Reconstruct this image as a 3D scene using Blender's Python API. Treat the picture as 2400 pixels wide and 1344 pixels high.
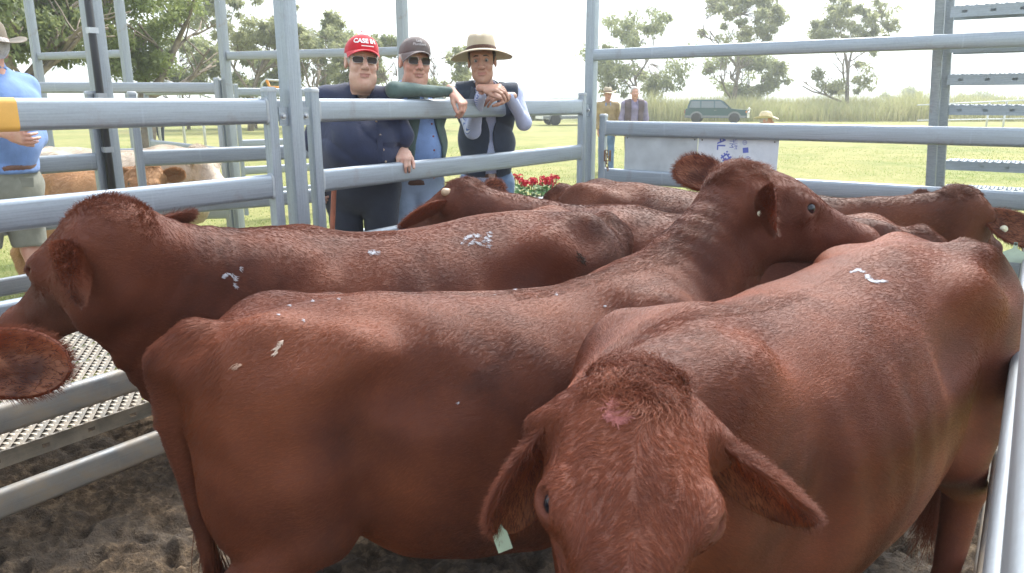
import bpy, bmesh, math, random
import numpy as np
from mathutils import Vector, Matrix

R = math.radians
SC = bpy.context.scene
for o in list(bpy.data.objects):
    bpy.data.objects.remove(o)
COL = SC.collection

# ------------------------------------------------------------------ camera
FPX = 1746.0                      # focal length in pixels of the 2400 px wide photograph
PITCH = R(14.0)
CAMZ = 1.67
cam_data = bpy.data.cameras.new("camera")
cam_data.sensor_width = 36.0
cam_data.lens = FPX / 2400.0 * 36.0
cam_data.clip_start = 0.02
cam_data.clip_end = 9000.0
cam = bpy.data.objects.new("camera", cam_data)
cam.location = (0, 0, CAMZ)
cam.rotation_euler = (math.pi / 2 - PITCH, 0, 0)
COL.objects.link(cam)
cam_data.dof.use_dof = True           # a phone's small lens: near coats a touch soft
cam_data.dof.focus_distance = 3.3
cam_data.dof.aperture_fstop = 8.0
SC.camera = cam

# ------------------------------------------------------------------ sky, sun, exposure
SUN_EL, SUN_AZ = R(52), R(28)     # azimuth from +Y towards +X: the light comes from ahead, right of the lens
world = bpy.data.worlds.new("World")
SC.world = world
world.use_nodes = True
wn, wl = world.node_tree.nodes, world.node_tree.links
bg = wn["Background"]
sky = wn.new("ShaderNodeTexSky")
sky.sky_type = 'NISHITA'
sky.sun_disc = False
sky.sun_elevation = SUN_EL
sky.sun_rotation = SUN_AZ
sky.altitude = 50
sky.air_density = 1.0
sky.dust_density = 1.2
sky.ozone_density = 1.0
hsv = wn.new("ShaderNodeHueSaturation")     # thin high cloud: a whiter sky everywhere
hsv.inputs["Saturation"].default_value = 0.45
hsv.inputs["Value"].default_value = 1.0
wl.new(sky.outputs[0], hsv.inputs["Color"])
wl.new(hsv.outputs[0], bg.inputs["Color"])
bg.inputs["Strength"].default_value = 0.14

sun_data = bpy.data.lights.new("sun", 'SUN')
sun_data.energy = 3.6
sun_data.angle = R(18)
sun_data.color = (1.0, 0.95, 0.87)
sun = bpy.data.objects.new("sun", sun_data)
sd = Vector((math.sin(SUN_AZ) * math.cos(SUN_EL), math.cos(SUN_AZ) * math.cos(SUN_EL), math.sin(SUN_EL)))
sun.rotation_euler = sd.to_track_quat('Z', 'Y').to_euler()
COL.objects.link(sun)

SC.view_settings.view_transform = 'Standard'
SC.view_settings.look = 'None'
SC.view_settings.exposure = 1.88
SC.view_settings.gamma = 1.0
SC.view_settings.use_curve_mapping = False
SC.render.engine = 'CYCLES'
SC.cycles.max_bounces = 8
SC.cycles.transparent_max_bounces = 8
SC.cycles.use_denoising = True
try:
    SC.cycles_curves.shape = 'RIBBONS'
except Exception:
    pass

# ------------------------------------------------------------------ helpers
CP, SP = math.cos(PITCH), math.sin(PITCH)

def ray(px, py):
    x = (px - 1200) / FPX
    v = (672 - py) / FPX
    return Vector((x, CP + v * SP, -SP + v * CP))

def at(px, py, Y):
    """The world point at depth Y (metres ahead) that the photograph shows at that pixel."""
    d = ray(px, py)
    return Vector((0, 0, CAMZ)) + d * (Y / d.y)

def atz(px, py, z):
    d = ray(px, py)
    return Vector((0, 0, CAMZ)) + d * ((z - CAMZ) / d.z)

def pix(p):
    q = Vector(p) - Vector((0, 0, CAMZ))
    zc = q.y * CP - q.z * SP
    return (1200 + FPX * q.x / zc, 672 - FPX * (q.y * SP + q.z * CP) / zc)

def tag(o, label=None, cat=None, group=None, kind=None):
    if label: o["label"] = label
    if cat: o["category"] = cat
    if group: o["group"] = group
    if kind: o["kind"] = kind
    return o

def empty(name, loc=(0, 0, 0), rz=0.0):
    o = bpy.data.objects.new(name, None)
    o.location = loc
    o.rotation_euler = (0, 0, rz)
    o.empty_display_size = 0.1
    COL.objects.link(o)
    return o

def link(name, me, mat=None, parent=None, smooth=True):
    o = bpy.data.objects.new(name, me)
    COL.objects.link(o)
    if mat is not None and not me.materials:
        for m in (mat if isinstance(mat, (list, tuple)) else [mat]):
            me.materials.append(m)
    if smooth and len(me.polygons):
        me.polygons.foreach_set("use_smooth", np.ones(len(me.polygons), dtype=bool))
    if parent is not None:
        o.parent = parent
        o.matrix_parent_inverse = Matrix.Identity(4)
    return o

def copy_tree(o, parent=None):
    c = o.copy()
    COL.objects.link(c)
    c.parent = parent
    for ch in list(o.children):
        copy_tree(ch, c)
    return c

class MB:
    """Collects vertices and faces; build() links them as one mesh object."""
    def __init__(s):
        s.v, s.f, s.mi = [], [], []
    def add(s, vs, fs, mi=0):
        n = len(s.v)
        s.v.extend([tuple(p) for p in vs])
        s.f.extend([tuple(i + n for i in f) for f in fs])
        s.mi.extend([mi] * len(fs))
        return s
    def box(s, c, size, rot=None, mi=0):
        hx, hy, hz = size[0] / 2, size[1] / 2, size[2] / 2
        c = Vector(c)
        vs = []
        for x in (-hx, hx):
            for y in (-hy, hy):
                for z in (-hz, hz):
                    p = Vector((x, y, z))
                    if rot is not None: p = rot @ p
                    vs.append(c + p)
        return s.add(vs, [(0, 1, 3, 2), (4, 6, 7, 5), (0, 4, 5, 1), (2, 3, 7, 6), (0, 2, 6, 4), (1, 5, 7, 3)], mi)
    def sweep(s, path, sec, up=(0, 0, 1), scales=None, caps=True, mi=0, closed=True):
        """Sweep a 2-D section (lateral, vertical) along a path."""
        path = [Vector(p) for p in path]
        n, m = len(path), len(sec)
        up = Vector(up)
        vs = []
        for i, p in enumerate(path):
            t = (path[min(i + 1, n - 1)] - path[max(i - 1, 0)]).normalized()
            l = t.cross(up)
            if l.length < 1e-4: l = t.cross(Vector((0, 1, 0)))
            l.normalize()
            u = l.cross(t)
            k = 1.0 if scales is None else scales[i]
            for a, b in sec:
                vs.append(p + l * (a * k) + u * (b * k))
        fs = []
        for i in range(n - 1):
            for j in range(m if closed else m - 1):
                j2 = (j + 1) % m
                fs.append((i * m + j, i * m + j2, (i + 1) * m + j2, (i + 1) * m + j))
        if caps and closed:
            fs.append(tuple(range(m - 1, -1, -1)))
            fs.append(tuple(range((n - 1) * m, n * m)))
        return s.add(vs, fs, mi)
    def tube(s, path, r, n=8, radii=None, up=(0, 0, 1), mi=0):
        sec = [(r * math.cos(2 * math.pi * k / n), r * math.sin(2 * math.pi * k / n)) for k in range(n)]
        sc = None if radii is None else [q / r for q in radii]
        return s.sweep(path, sec, up, sc, mi=mi)
    def lathe(s, prof, n=16, M=None, mi=0):
        """Revolve (radius, z) pairs round z."""
        vs = []
        for r, z in prof:
            for k in range(n):
                a = 2 * math.pi * k / n
                p = Vector((r * math.cos(a), r * math.sin(a), z))
                vs.append(M @ p if M is not None else p)
        fs = []
        for i in range(len(prof) - 1):
            for k in range(n):
                k2 = (k + 1) % n
                fs.append((i * n + k, i * n + k2, (i + 1) * n + k2, (i + 1) * n + k))
        if prof[0][0] > 1e-5: fs.append(tuple(range(n - 1, -1, -1)))
        if prof[-1][0] > 1e-5: fs.append(tuple(range((len(prof) - 1) * n, len(prof) * n)))
        return s.add(vs, fs, mi)
    def mesh(s, name):
        me = bpy.data.meshes.new(name)
        me.from_pydata(s.v, [], s.f)
        if any(s.mi):
            me.polygons.foreach_set("material_index", s.mi)
        me.update()
        return me
    def build(s, name, mat=None, parent=None, smooth=False):
        return link(name, s.mesh(name), mat, parent, smooth)

def np_mesh(name, V, F):
    """Mesh from numpy arrays; F is (n,3) or (n,4)."""
    me = bpy.data.meshes.new(name)
    V = np.ascontiguousarray(V, dtype=np.float32)
    F = np.ascontiguousarray(F, dtype=np.int32)
    k = F.shape[1]
    me.vertices.add(len(V)); me.vertices.foreach_set("co", V.ravel())
    me.loops.add(F.size); me.loops.foreach_set("vertex_index", F.ravel())
    me.polygons.add(len(F))
    me.polygons.foreach_set("loop_start", np.arange(0, F.size, k, dtype=np.int32))
    me.update(calc_edges=True)
    return me

def rrect(w, h, r, n=4):
    """Rounded rectangle section: w lateral, h vertical."""
    pts = []
    for cx, cy, a0 in ((w / 2 - r, h / 2 - r, 0), (-w / 2 + r, h / 2 - r, 90), (-w / 2 + r, -h / 2 + r, 180), (w / 2 - r, -h / 2 + r, 270)):
        for k in range(n):
            a = R(a0 + 90.0 * k / (n - 1))
            pts.append((cx + r * math.cos(a), cy + r * math.sin(a)))
    return pts

def auto_smooth(o, ang=35):
    me = o.data
    me.polygons.foreach_set("use_smooth", np.ones(len(me.polygons), dtype=bool))
    try:
        me.set_sharp_from_angle(angle=R(ang))
    except Exception:
        pass
    return o

# ------------------------------------------------------------------ materials
class NT:
    def __init__(s, name):
        s.m = bpy.data.materials.new(name)
        s.m.use_nodes = True
        s.n, s.l = s.m.node_tree.nodes, s.m.node_tree.links
        s.b = s.n["Principled BSDF"]
        s.out = s.n["Material Output"]
    def node(s, t, **kw):
        q = s.n.new(t)
        for k, v in kw.items():
            if k in q.inputs: q.inputs[k].default_value = v
            else: setattr(q, k, v)
        return q
    def coord(s, kind="Object", scale=(1, 1, 1), rot=(0, 0, 0), loc=(0, 0, 0)):
        tc = s.node("ShaderNodeTexCoord")
        mp = s.node("ShaderNodeMapping")
        mp.inputs["Scale"].default_value = scale
        mp.inputs["Rotation"].default_value = rot
        mp.inputs["Location"].default_value = loc
        s.l.new(tc.outputs[kind], mp.inputs[0])
        return mp.outputs[0]
    def noise(s, vec, scale=5, detail=4, rough=0.55, dist=0.0):
        q = s.node("ShaderNodeTexNoise")
        q.inputs["Scale"].default_value = scale
        q.inputs["Detail"].default_value = detail
        q.inputs["Roughness"].default_value = rough
        q.inputs["Distortion"].default_value = dist
        if vec is not None: s.l.new(vec, q.inputs["Vector"])
        return q.outputs["Fac"]
    def ramp(s, fac, stops):
        q = s.node("ShaderNodeValToRGB")
        e = q.color_ramp.elements
        while len(e) < len(stops): e.new(0.5)
        for k, (p, c) in enumerate(stops):
            e[k].position = p
            e[k].color = (c[0], c[1], c[2], 1) if hasattr(c, "__len__") else (c, c, c, 1)
        s.l.new(fac, q.inputs[0])
        return q.outputs[0]
    def mix(s, fac, a, b, mode='MIX'):
        q = s.node("ShaderNodeMix", data_type='RGBA', blend_type=mode)
        for sock, val in ((q.inputs[0], fac), (q.inputs[6], a), (q.inputs[7], b)):
            if isinstance(val, bpy.types.NodeSocket): s.l.new(val, sock)
            elif hasattr(val, "__len__"): sock.default_value = (*val[:3], 1)
            else: sock.default_value = val
        return q.outputs[2]
    def math(s, op, a, b=0.0, clamp=False):
        q = s.node("ShaderNodeMath", operation=op, use_clamp=clamp)
        for sock, val in ((q.inputs[0], a), (q.inputs[1], b)):
            if isinstance(val, bpy.types.NodeSocket): s.l.new(val, sock)
            else: sock.default_value = val
        return q.outputs[0]
    def bump(s, h, strength=0.3, dist=0.01):
        q = s.node("ShaderNodeBump")
        q.inputs["Strength"].default_value = strength
        q.inputs["Distance"].default_value = dist
        s.l.new(h, q.inputs["Height"])
        s.l.new(q.outputs[0], s.b.inputs["Normal"])
        return q
    def set(s, **kw):
        for k, v in kw.items():
            k = k.replace("_", " ")
            sock = s.b.inputs[k]
            if isinstance(v, bpy.types.NodeSocket): s.l.new(v, sock)
            elif hasattr(v, "__len__") and len(v) == 3: sock.default_value = (*v, 1)
            else: sock.default_value = v
        return s

def plain(name, col, rough=0.6, metal=0.0, var=0.12, scale=20.0, bump=0.0, spec=0.5):
    t = NT(name)
    c = t.coord()
    n = t.noise(c, scale, 4)
    lo = tuple(max(0, x * (1 - var)) for x in col)
    hi = tuple(min(1, x * (1 + var)) for x in col)
    t.set(Base_Color=t.ramp(n, [(0.3, lo), (0.7, hi)]), Roughness=rough, Metallic=metal)
    t.b.inputs["Specular IOR Level"].default_value = spec
    if bump: t.bump(n, bump, 0.004)
    return t.m

def steel(name, tint=(0.34, 0.385, 0.435), dirt=0.35, seed=0.0, vert=False):
    """Galvanised tube: drawn streaks along the length, spangle, mud spatter and brown stain."""
    t = NT(name)
    cl = t.coord("Object", (26, 26, 0.6) if vert else (0.6, 9, 26), loc=(seed, seed, 0))
    streak = t.noise(cl, 6, 5, 0.6)
    cs = t.coord("Object", loc=(seed * 3, 0, 0))
    blot = t.noise(cs, 7, 6, 0.65, 0.4)
    fine = t.noise(cs, 90, 3, 0.6)
    dark = tuple(x * 0.80 for x in tint)
    lite = tuple(min(1, x * 1.16) for x in tint)
    base = t.ramp(streak, [(0.30, dark), (0.5, tint), (0.72, lite)])
    base = t.mix(0.18, base, t.ramp(fine, [(0.35, dark), (0.65, lite)]))
    drip = t.noise(t.coord("Object", (26, 26, 1.6), loc=(seed, 2, 0)), 1.0, 3, 0.5)
    base = t.mix(t.ramp(drip, [(0.68, 0.0), (0.80, 0.35)]), base, tuple(min(1, x * 1.5) for x in tint))
    mudf = t.ramp(blot, [(0.60, 0.0), (0.70, 1.0)] if dirt < 0.8 else [(0.38, 0.0), (0.60, 1.0)])
    mudf2 = t.math('MULTIPLY', mudf, dirt)
    base = t.mix(mudf2, base, (0.20, 0.155, 0.115) if dirt < 0.8 else (0.38, 0.325, 0.255))
    t.set(Base_Color=base)
    t.set(Metallic=t.math('SUBTRACT', 0.62, t.math('MULTIPLY', mudf2, 0.6)))
    t.set(Roughness=t.math('ADD', 0.36, t.math('MULTIPLY', streak, 0.25)))
    t.bump(t.math('ADD', t.math('MULTIPLY', streak, 0.4), t.math('MULTIPLY', fine, 0.3)), 0.12, 0.003)
    return t.m
# ------------------------------------------------------------------ setting: ground, mud, hills
U = Vector((0.568, 0.823, 0)).normalized()       # along the fence that runs away from the lens
V = Vector((U.y, -U.x, 0))                       # across the pen, to the right
P0 = Vector((-1.035, 3.60, 0))                   # tall post between the two left panels
PC = P0 + U * 2.90                               # corner post
OUT = -V                                         # outside of the pen on the left side
rng = np.random.default_rng(7)
random.seed(7)

def hnoise(x, y, seed=0, octaves=4, base=1.0, rough=0.5):
    """Cheap value noise for heights (numpy arrays)."""
    out = np.zeros_like(x, dtype=np.float64)
    amp, fr = 1.0, base
    for o in range(octaves):
        xi, yi = np.floor(x * fr), np.floor(y * fr)
        fx, fy = x * fr - xi, y * fr - yi
        fx, fy = fx * fx * (3 - 2 * fx), fy * fy * (3 - 2 * fy)
        def h(a, b):
            q = np.sin(a * 127.1 + b * 311.7 + (seed + o) * 74.7) * 43758.5453
            return q - np.floor(q)
        out += amp * (h(xi, yi) * (1 - fx) * (1 - fy) + h(xi + 1, yi) * fx * (1 - fy) + h(xi, yi + 1) * (1 - fx) * fy + h(xi + 1, yi + 1) * fx * fy)
        amp *= rough; fr *= 2.03
    return out / (2 * (1 - rough ** octaves)) if rough != 0.5 else out / (2 - 2 * 0.5 ** octaves)

def ground_z(x, y):
    """The paddock lies a little higher than the yards."""
    d = (np.asarray(y, dtype=np.float64) - 6.0) / 9.0
    t = np.clip(d, 0, 1)
    return 0.16 * t * t * (3 - 2 * t) - 0.03

def make_ground():
    xs = np.concatenate([-np.geomspace(3000, 14, 26), np.linspace(-13, 13, 80), np.geomspace(14, 3000, 26)])
    ys = np.concatenate([-np.geomspace(200, 6, 8), np.linspace(-5, 24, 90), np.geomspace(25, 4600, 40)])
    X, Y = np.meshgrid(xs, ys, indexing='ij')
    Z = ground_z(X, Y)
    near = np.exp(-((X / 60) ** 2 + (Y / 60) ** 2))
    Z = Z + (hnoise(X, Y, 3, 3, 0.6) - 0.5) * 0.05 * near
    # dip below the trampled mud of the pen
    px = (X - P0.x) * V.x + (Y - P0.y) * V.y
    pu = (X - P0.x) * U.x + (Y - P0.y) * U.y
    inside = (px > -1.0) & (px < 3.3) & (pu > -6) & (pu < 3.2)
    Z = np.where(inside, Z - 0.06, Z)
    n, m = X.shape
    idx = np.arange(n * m).reshape(n, m)
    F = np.stack([idx[:-1, :-1], idx[1:, :-1], idx[1:, 1:], idx[:-1, 1:]], -1).reshape(-1, 4)
    t = NT("lawn")
    c = t.coord("Object")
    big = t.noise(c, 0.22, 4, 0.6)
    mid = t.noise(c, 1.6, 5, 0.65)
    fine = t.noise(c, 28, 4, 0.7)
    col = t.ramp(mid, [(0.30, (0.130, 0.175, 0.045)), (0.48, (0.200, 0.220, 0.075)), (0.66, (0.290, 0.275, 0.120))])
    col = t.mix(t.ramp(big, [(0.38, 0.0), (0.64, 0.75)]), col, (0.330, 0.290, 0.125))
    col = t.mix(t.ramp(fine, [(0.35, 0.40), (0.60, 0.0)]), col, (0.11, 0.14, 0.04))
    t.set(Base_Color=col, Roughness=0.9)
    t.b.inputs["Specular IOR Level"].default_value = 0.15
    t.bump(t.math('ADD', fine, mid), 0.7, 0.03)
    o = link("ground", np_mesh("ground", np.stack([X, Y, Z], -1).reshape(-1, 3), F), t.m)
    tag(o, kind="structure")
    return o

def make_mud():
    """Trampled wet mud inside the pen: hoof-churned lumps as real relief."""
    a = np.linspace(-4.6, 3.1, 560)
    b = np.linspace(-1.35, 3.25, 330)
    A, B = np.meshgrid(a, b, indexing='ij')
    X = P0.x + U.x * A + V.x * B
    Y = P0.y + U.y * A + V.y * B
    h = hnoise(X, Y, 11, 3, 3.2) * 0.085
    h += np.abs(hnoise(X, Y, 17, 4, 9.0) - 0.5) * 0.10
    h += (hnoise(X, Y, 23, 4, 22.0, 0.6) - 0.5) * 0.055
    h += np.maximum(0, hnoise(X, Y, 29, 2, 40.0) - 0.55) * 0.06
    rs = np.random.default_rng(5)
    for k in range(420):                      # hoof prints
        u, v = rs.uniform(-4.5, 3.0), rs.uniform(-0.1, 3.1)
        r = rs.uniform(0.045, 0.075)
        d = np.hypot((A - u) / r, (B - v) / r)
        near = d < 2.2
        h[near] += -0.045 * np.exp(-(d[near] ** 2)) + 0.022 * np.exp(-((d[near] - 1.25) / 0.28) ** 2)
    Z = h * 0.92 - 0.065
    n, m = X.shape
    idx = np.arange(n * m).reshape(n, m)
    F = np.stack([idx[:-1, :-1], idx[1:, :-1], idx[1:, 1:], idx[:-1, 1:]], -1).reshape(-1, 4)
    t = NT("pen_mud")
    c = t.coord("Object")
    n1, n2, n3 = t.noise(c, 2.2, 5, 0.6), t.noise(c, 24, 6, 0.7), t.noise(c, 120, 3, 0.6)
    col = t.ramp(n2, [(0.33, (0.034, 0.021, 0.011)), (0.5, (0.085, 0.056, 0.032)), (0.62, (0.190, 0.134, 0.082))])
    col = t.mix(t.ramp(n1, [(0.4, 0.65), (0.6, 0.0)]), col, (0.045, 0.033, 0.023))
    t.set(Base_Color=col, Roughness=t.ramp(n1, [(0.4, 0.62), (0.6, 0.95)]))
    t.bump(t.math('ADD', n2, t.math('MULTIPLY', n3, 0.5)), 0.9, 0.02)
    o = link("mud", np_mesh("mud", np.stack([X, Y, Z], -1).reshape(-1, 3), F), t.m)
    tag(o, kind="structure")

def make_hills():
    t = NT("far_hill")
    c = t.coord("Object", (0.004, 0.004, 0.01))
    n = t.noise(c, 1.0, 6, 0.6)
    t.set(Base_Color=t.ramp(n, [(0.35, (0.045, 0.065, 0.035)), (0.65, (0.10, 0.115, 0.055))]), Roughness=0.95)
    for k, (Y, hgt, seed, x0, x1) in enumerate(((1900, 42, 31, -2700, 2700), (2900, 112, 47, 150, 2900))):
        xs = np.linspace(x0, x1, 160)
        ts = np.linspace(-1, 1, 13)
        X, T = np.meshgrid(xs, ts, indexing='ij')
        prof = hnoise(X / 900.0, X * 0 + seed, seed, 4, 1.0) * 1.3
        edge = np.clip((X - x0) / 500, 0, 1) * np.clip((x1 - X) / 500, 0, 1)
        Z = hgt * prof * edge * np.exp(-(T * 1.7) ** 2) - 1.5
        Yg = Y + T * 700 + (hnoise(X / 300, T, seed + 4) - 0.5) * 120
        n_, m_ = X.shape
        idx = np.arange(n_ * m_).reshape(n_, m_)
        F = np.stack([idx[:-1, :-1], idx[1:, :-1], idx[1:, 1:], idx[:-1, 1:]], -1).reshape(-1, 4)
        o = link("hills", np_mesh("hills", np.stack([X, Yg, Z], -1).reshape(-1, 3), F), t.m)
        tag(o, kind="structure")

make_ground()
make_mud()
make_hills()
# ------------------------------------------------------------------ steel yards
M_STEEL = steel("galvanised_steel", dirt=0.25)
M_STEEL_OLD = steel("weathered_steel", (0.30, 0.33, 0.36), 0.45, 3.0)
M_STEEL_MUD = steel("muddy_steel", (0.36, 0.375, 0.38), 0.95, 7.0)
M_POST = steel("galvanised_post", dirt=0.45, seed=5.0, vert=True)
M_POST_OLD = steel("weathered_post", (0.30, 0.33, 0.36), 0.5, 9.0, vert=True)
M_CAP = plain("cap_plastic", (0.36, 0.39, 0.41), 0.5)
M_YEL = plain("yellow_paint", (0.72, 0.40, 0.09), 0.55, var=0.15, scale=9)
M_BLACK = plain("black_conduit", (0.018, 0.019, 0.022), 0.45)
M_BOLT = plain("bolt_zinc", (0.45, 0.47, 0.50), 0.35, 0.8)
SEC_RAIL = rrect(0.042, 0.112, 0.0195, 5)

_rail_cache = {}
def rail_mesh(L, sec=None, key="rail", bow=0.0):
    k = (key, round(L, 3), bow)
    if k not in _rail_cache:
        n = 12 if bow else 2
        pts = [(L * i / (n - 1), 0, bow * math.sin(math.pi * i / (n - 1))) for i in range(n)]
        _rail_cache[k] = MB().sweep(pts, sec or SEC_RAIL).mesh(key)
    return _rail_cache[k]

def post_part(parent, x, y, z0, z1, w=0.05, d=None, mat=None, cap=True, name="post"):
    d = d or w
    mat = {None: M_POST, M_STEEL: M_POST, M_STEEL_OLD: M_POST_OLD}.get(mat, mat)
    o = MB().sweep([(x, y, z0), (x, y, z1)], rrect(w, d, 0.006, 3), up=(0, 1, 0)).build(name, mat or M_STEEL, parent)
    auto_smooth(o)
    if cap:
        c = MB().sweep([(x, y, z1), (x, y, z1 + 0.014), (x, y, z1 + 0.022)], rrect(w + 0.006, d + 0.006, 0.01, 3), up=(0, 1, 0), scales=[1, 1, 0.72]).build("cap", M_CAP, o)
        auto_smooth(c, 50)
    return o

def fence_panel(A, B, label, tops=(1.68, 1.34, 0.99, 0.626, 0.313), zg=0.0, cat="fence panel", group="steel yard panels",
                mat=None, name="fence_panel", sec=None, rail_h=0.112, stays=(), key="rail", lowmat=None, post_w=0.05, welds=False):
    A, B = Vector(A), Vector(B)
    d = B - A
    L = math.hypot(d.x, d.y)
    root = empty(name, (A.x, A.y, zg), math.atan2(d.y, d.x))
    tag(root, label, cat, group)
    mat = mat or M_STEEL
    for x in (0.0, L):
        post_part(root, x, 0, -0.05, tops[0] + 0.03, post_w, mat=mat)
    for x in stays:
        post_part(root, x, 0.001, tops[-1] - 0.04, tops[0] - 0.04, 0.038, mat=mat, cap=False, name="stay")
    for k, zt in enumerate(tops):
        m = lowmat if (lowmat and k >= len(tops) - 2) else mat
        me = rail_mesh(L - post_w, sec, key)
        o = bpy.data.objects.new("rail", me)
        COL.objects.link(o)
        if not me.materials: me.materials.append(m)
        o.parent = root
        o.location = (post_w / 2, 0, zt - rail_h / 2)
        if me.materials[0] != m:
            o.material_slots[0].link = 'OBJECT'
            o.material_slots[0].material = m
        auto_smooth(o)
        if welds:
            for x in (0.003, L - post_w - 0.003):
                if "w" not in _rail_cache: _rail_cache["w"] = MB().sweep([(-0.006, 0, 0), (-0.002, 0, 0), (0.006, 0, 0)], rrect(0.045, 0.115, 0.0205, 5), scales=[1.06, 1.07, 1.0]).mesh("weld")
                wm = _rail_cache["w"]
                if not wm.materials: wm.materials.append(M_CAP)
                q = bpy.data.objects.new("weld", wm); COL.objects.link(q); q.parent = o; q.location = (x, 0, 0)
                if x > 0.01: q.rotation_euler = (0, 0, math.pi)
                auto_smooth(q, 60)
    return root

def tall_post(p, h, label, w=0.075, zg=0.0, group="tall steel posts", rot=None, mat=None):
    root = empty("tall_post", (p[0], p[1], zg), math.atan2(U.y, U.x) if rot is None else rot)
    tag(root, label, "post", group)
    post_part(root, 0, 0, -0.05, h, w, mat=mat, cap=False, name="shaft")
    return root

def lugs(root, sgn, zc, off=0.062):
    """Lug plate and bolt joining a tall post to its neighbour panel."""
    p = MB().box((sgn * off, -0.012, zc), (0.05, 0.006, 0.085)).build("lug", M_STEEL, root)
    M = Matrix.Translation((sgn * (off + 0.004), -0.0152, zc)) @ Matrix.Rotation(R(90), 4, 'X')
    MB().lathe([(0.0, 0.014), (0.009, 0.013), (0.0105, 0.010), (0.0105, 0.003), (0.017, 0.003), (0.017, 0.0)], 12, M).build("bolt", M_BOLT, p)

# --- the pen's left side: two panels meeting at a tall post
t0 = tall_post(P0, 3.4, "tall steel post bolted between the two nearest panels, beside man in red cap")
for s in (-1, 1):
    for z in (1.60, 0.5):
        lugs(t0, s, z)
pl = fence_panel(P0 - U * 3.2, P0 - U * 0.125, "nearest steel panel with a yellow painted band on its top rail", lowmat=M_STEEL_MUD, welds=True)
Ly = 3.2 - 0.125
o = MB().sweep([(0, 0, 0), (0.80, 0, 0)], rrect(0.0445, 0.1145, 0.0205, 5)).build("yellow_band", M_YEL, pl)
auto_smooth(o)
# the band ends where the photograph shows it end (px 38)
dd = ray(38, 265); k = (P0.y + 0) ; 
def along_left(px, py):
    """Distance along the left fence line from P0 at a pixel."""
    d = ray(px, py); s = d.x / d.y
    return (s * P0.y - P0.x) / (U.x - s * U.y)
xe = 3.2 + along_left(36, 265)
o.location = (max(0.05, xe - 0.80), 0, 1.68 - 0.056)
fence_panel(P0 + U * 0.125, PC - U * 0.13, "steel panel that the three men in hats and cap lean on", lowmat=M_STEEL_MUD, welds=True)

# --- corner post and the gate side across the back
tc = tall_post(PC, 3.4, "tall corner post where the leaning rail meets the back gate")
for z in (1.60, 0.6):
    lugs(tc, -1, z)
G0 = PC + V * 0.12
GL = 2.98
gp = fence_panel(G0, G0 + V * GL, "back gate panel carrying the metal sheets, below the overhead bar",
                 tops=(1.52, 1.157, 0.768, 0.40), group="steel yard panels", name="gate_panel", cat="gate", welds=True)
hb = empty("overhead_bar", (PC.x, PC.y, 0), math.atan2(V.y, V.x))
tag(hb, "overhead steel bar running from the corner post across the back gate", "bar")
o = link("bar", rail_mesh(4.6, rrect(0.05, 0.085, 0.012, 3), "header"), M_STEEL, hb)
o.location = (0.038, -0.02, 2.008)
auto_smooth(o)

# side of the pen below the lens, seen along its length
S0 = Vector((0.0395, -0.0273, 0)) - U * 1.5
S1 = Vector((0.0395, -0.0273, 0)) + U * 5.12
fence_panel(S0, S1, "low steel side panel running along the edge of the pen by the big rump", tops=(1.35, 0.97, 0.60, 0.25), lowmat=M_STEEL_MUD, mat=M_STEEL_OLD, key="side_rail")

# --- raised walkway of perforated planks behind the left side
M_PLANK = steel("grating_steel", (0.23, 0.222, 0.20), 0.85, 11.0)
WALK_Z = 0.42
def grip_plank(L, W, lip, nx, ny, name):
    """Channel plank: serrated diamond openings in the tread, folded lips with slots."""
    mb = MB()
    cx, cy = L / nx, W / ny
    for i in range(nx):
        for j in range(ny):
            ox = cx * (0.5 if j % 2 else 0.0)
            x0, y0 = i * cx + ox, j * cy
            if x0 + cx > L: continue
            xm, ym = x0 + cx / 2, y0 + cy / 2
            hw, hh = cx * 0.36, cy * 0.34
            o4 = [(x0, y0, 0), (x0 + cx, y0, 0), (x0 + cx, y0 + cy, 0), (x0, y0 + cy, 0)]
            e4 = [(xm, y0, 0), (x0 + cx, ym, 0), (xm, y0 + cy, 0), (x0, ym, 0)]
            n4 = [(xm, ym - hh, 0.007), (xm + hw, ym, -0.004), (xm, ym + hh, 0.007), (xm - hw, ym, -0.004)]
            vs = o4 + e4 + n4
            mb.add(vs, [(0, 4, 8, 11, 7), (4, 1, 5, 9, 8), (5, 2, 6, 10, 9), (6, 3, 7, 11, 10)])
    o = mb.build(name, M_PLANK)
    return o

def lip_mesh(L, h, y, n_slots):
    """Folded edge with slotted holes (real openings)."""
    mb = MB()
    pitch = L / n_slots
    for i in range(n_slots):
        x0, x1 = i * pitch, (i + 1) * pitch
        xm = (x0 + x1) / 2
        a, b = 0.014, 0.008
        zm = -h * 0.5
        O = [(x0, y, 0), (x1, y, 0), (x1, y, -h), (x0, y, -h)]
        I = [(xm - a, y, zm + b), (xm + a, y, zm + b), (xm + a, y, zm - b), (xm - a, y, zm - b)]
        mb.add(O + I, [(0, 4, 5, 1), (1, 5, 6, 2), (2, 6, 7, 3), (3, 7, 4, 0)])
    return mb

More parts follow.
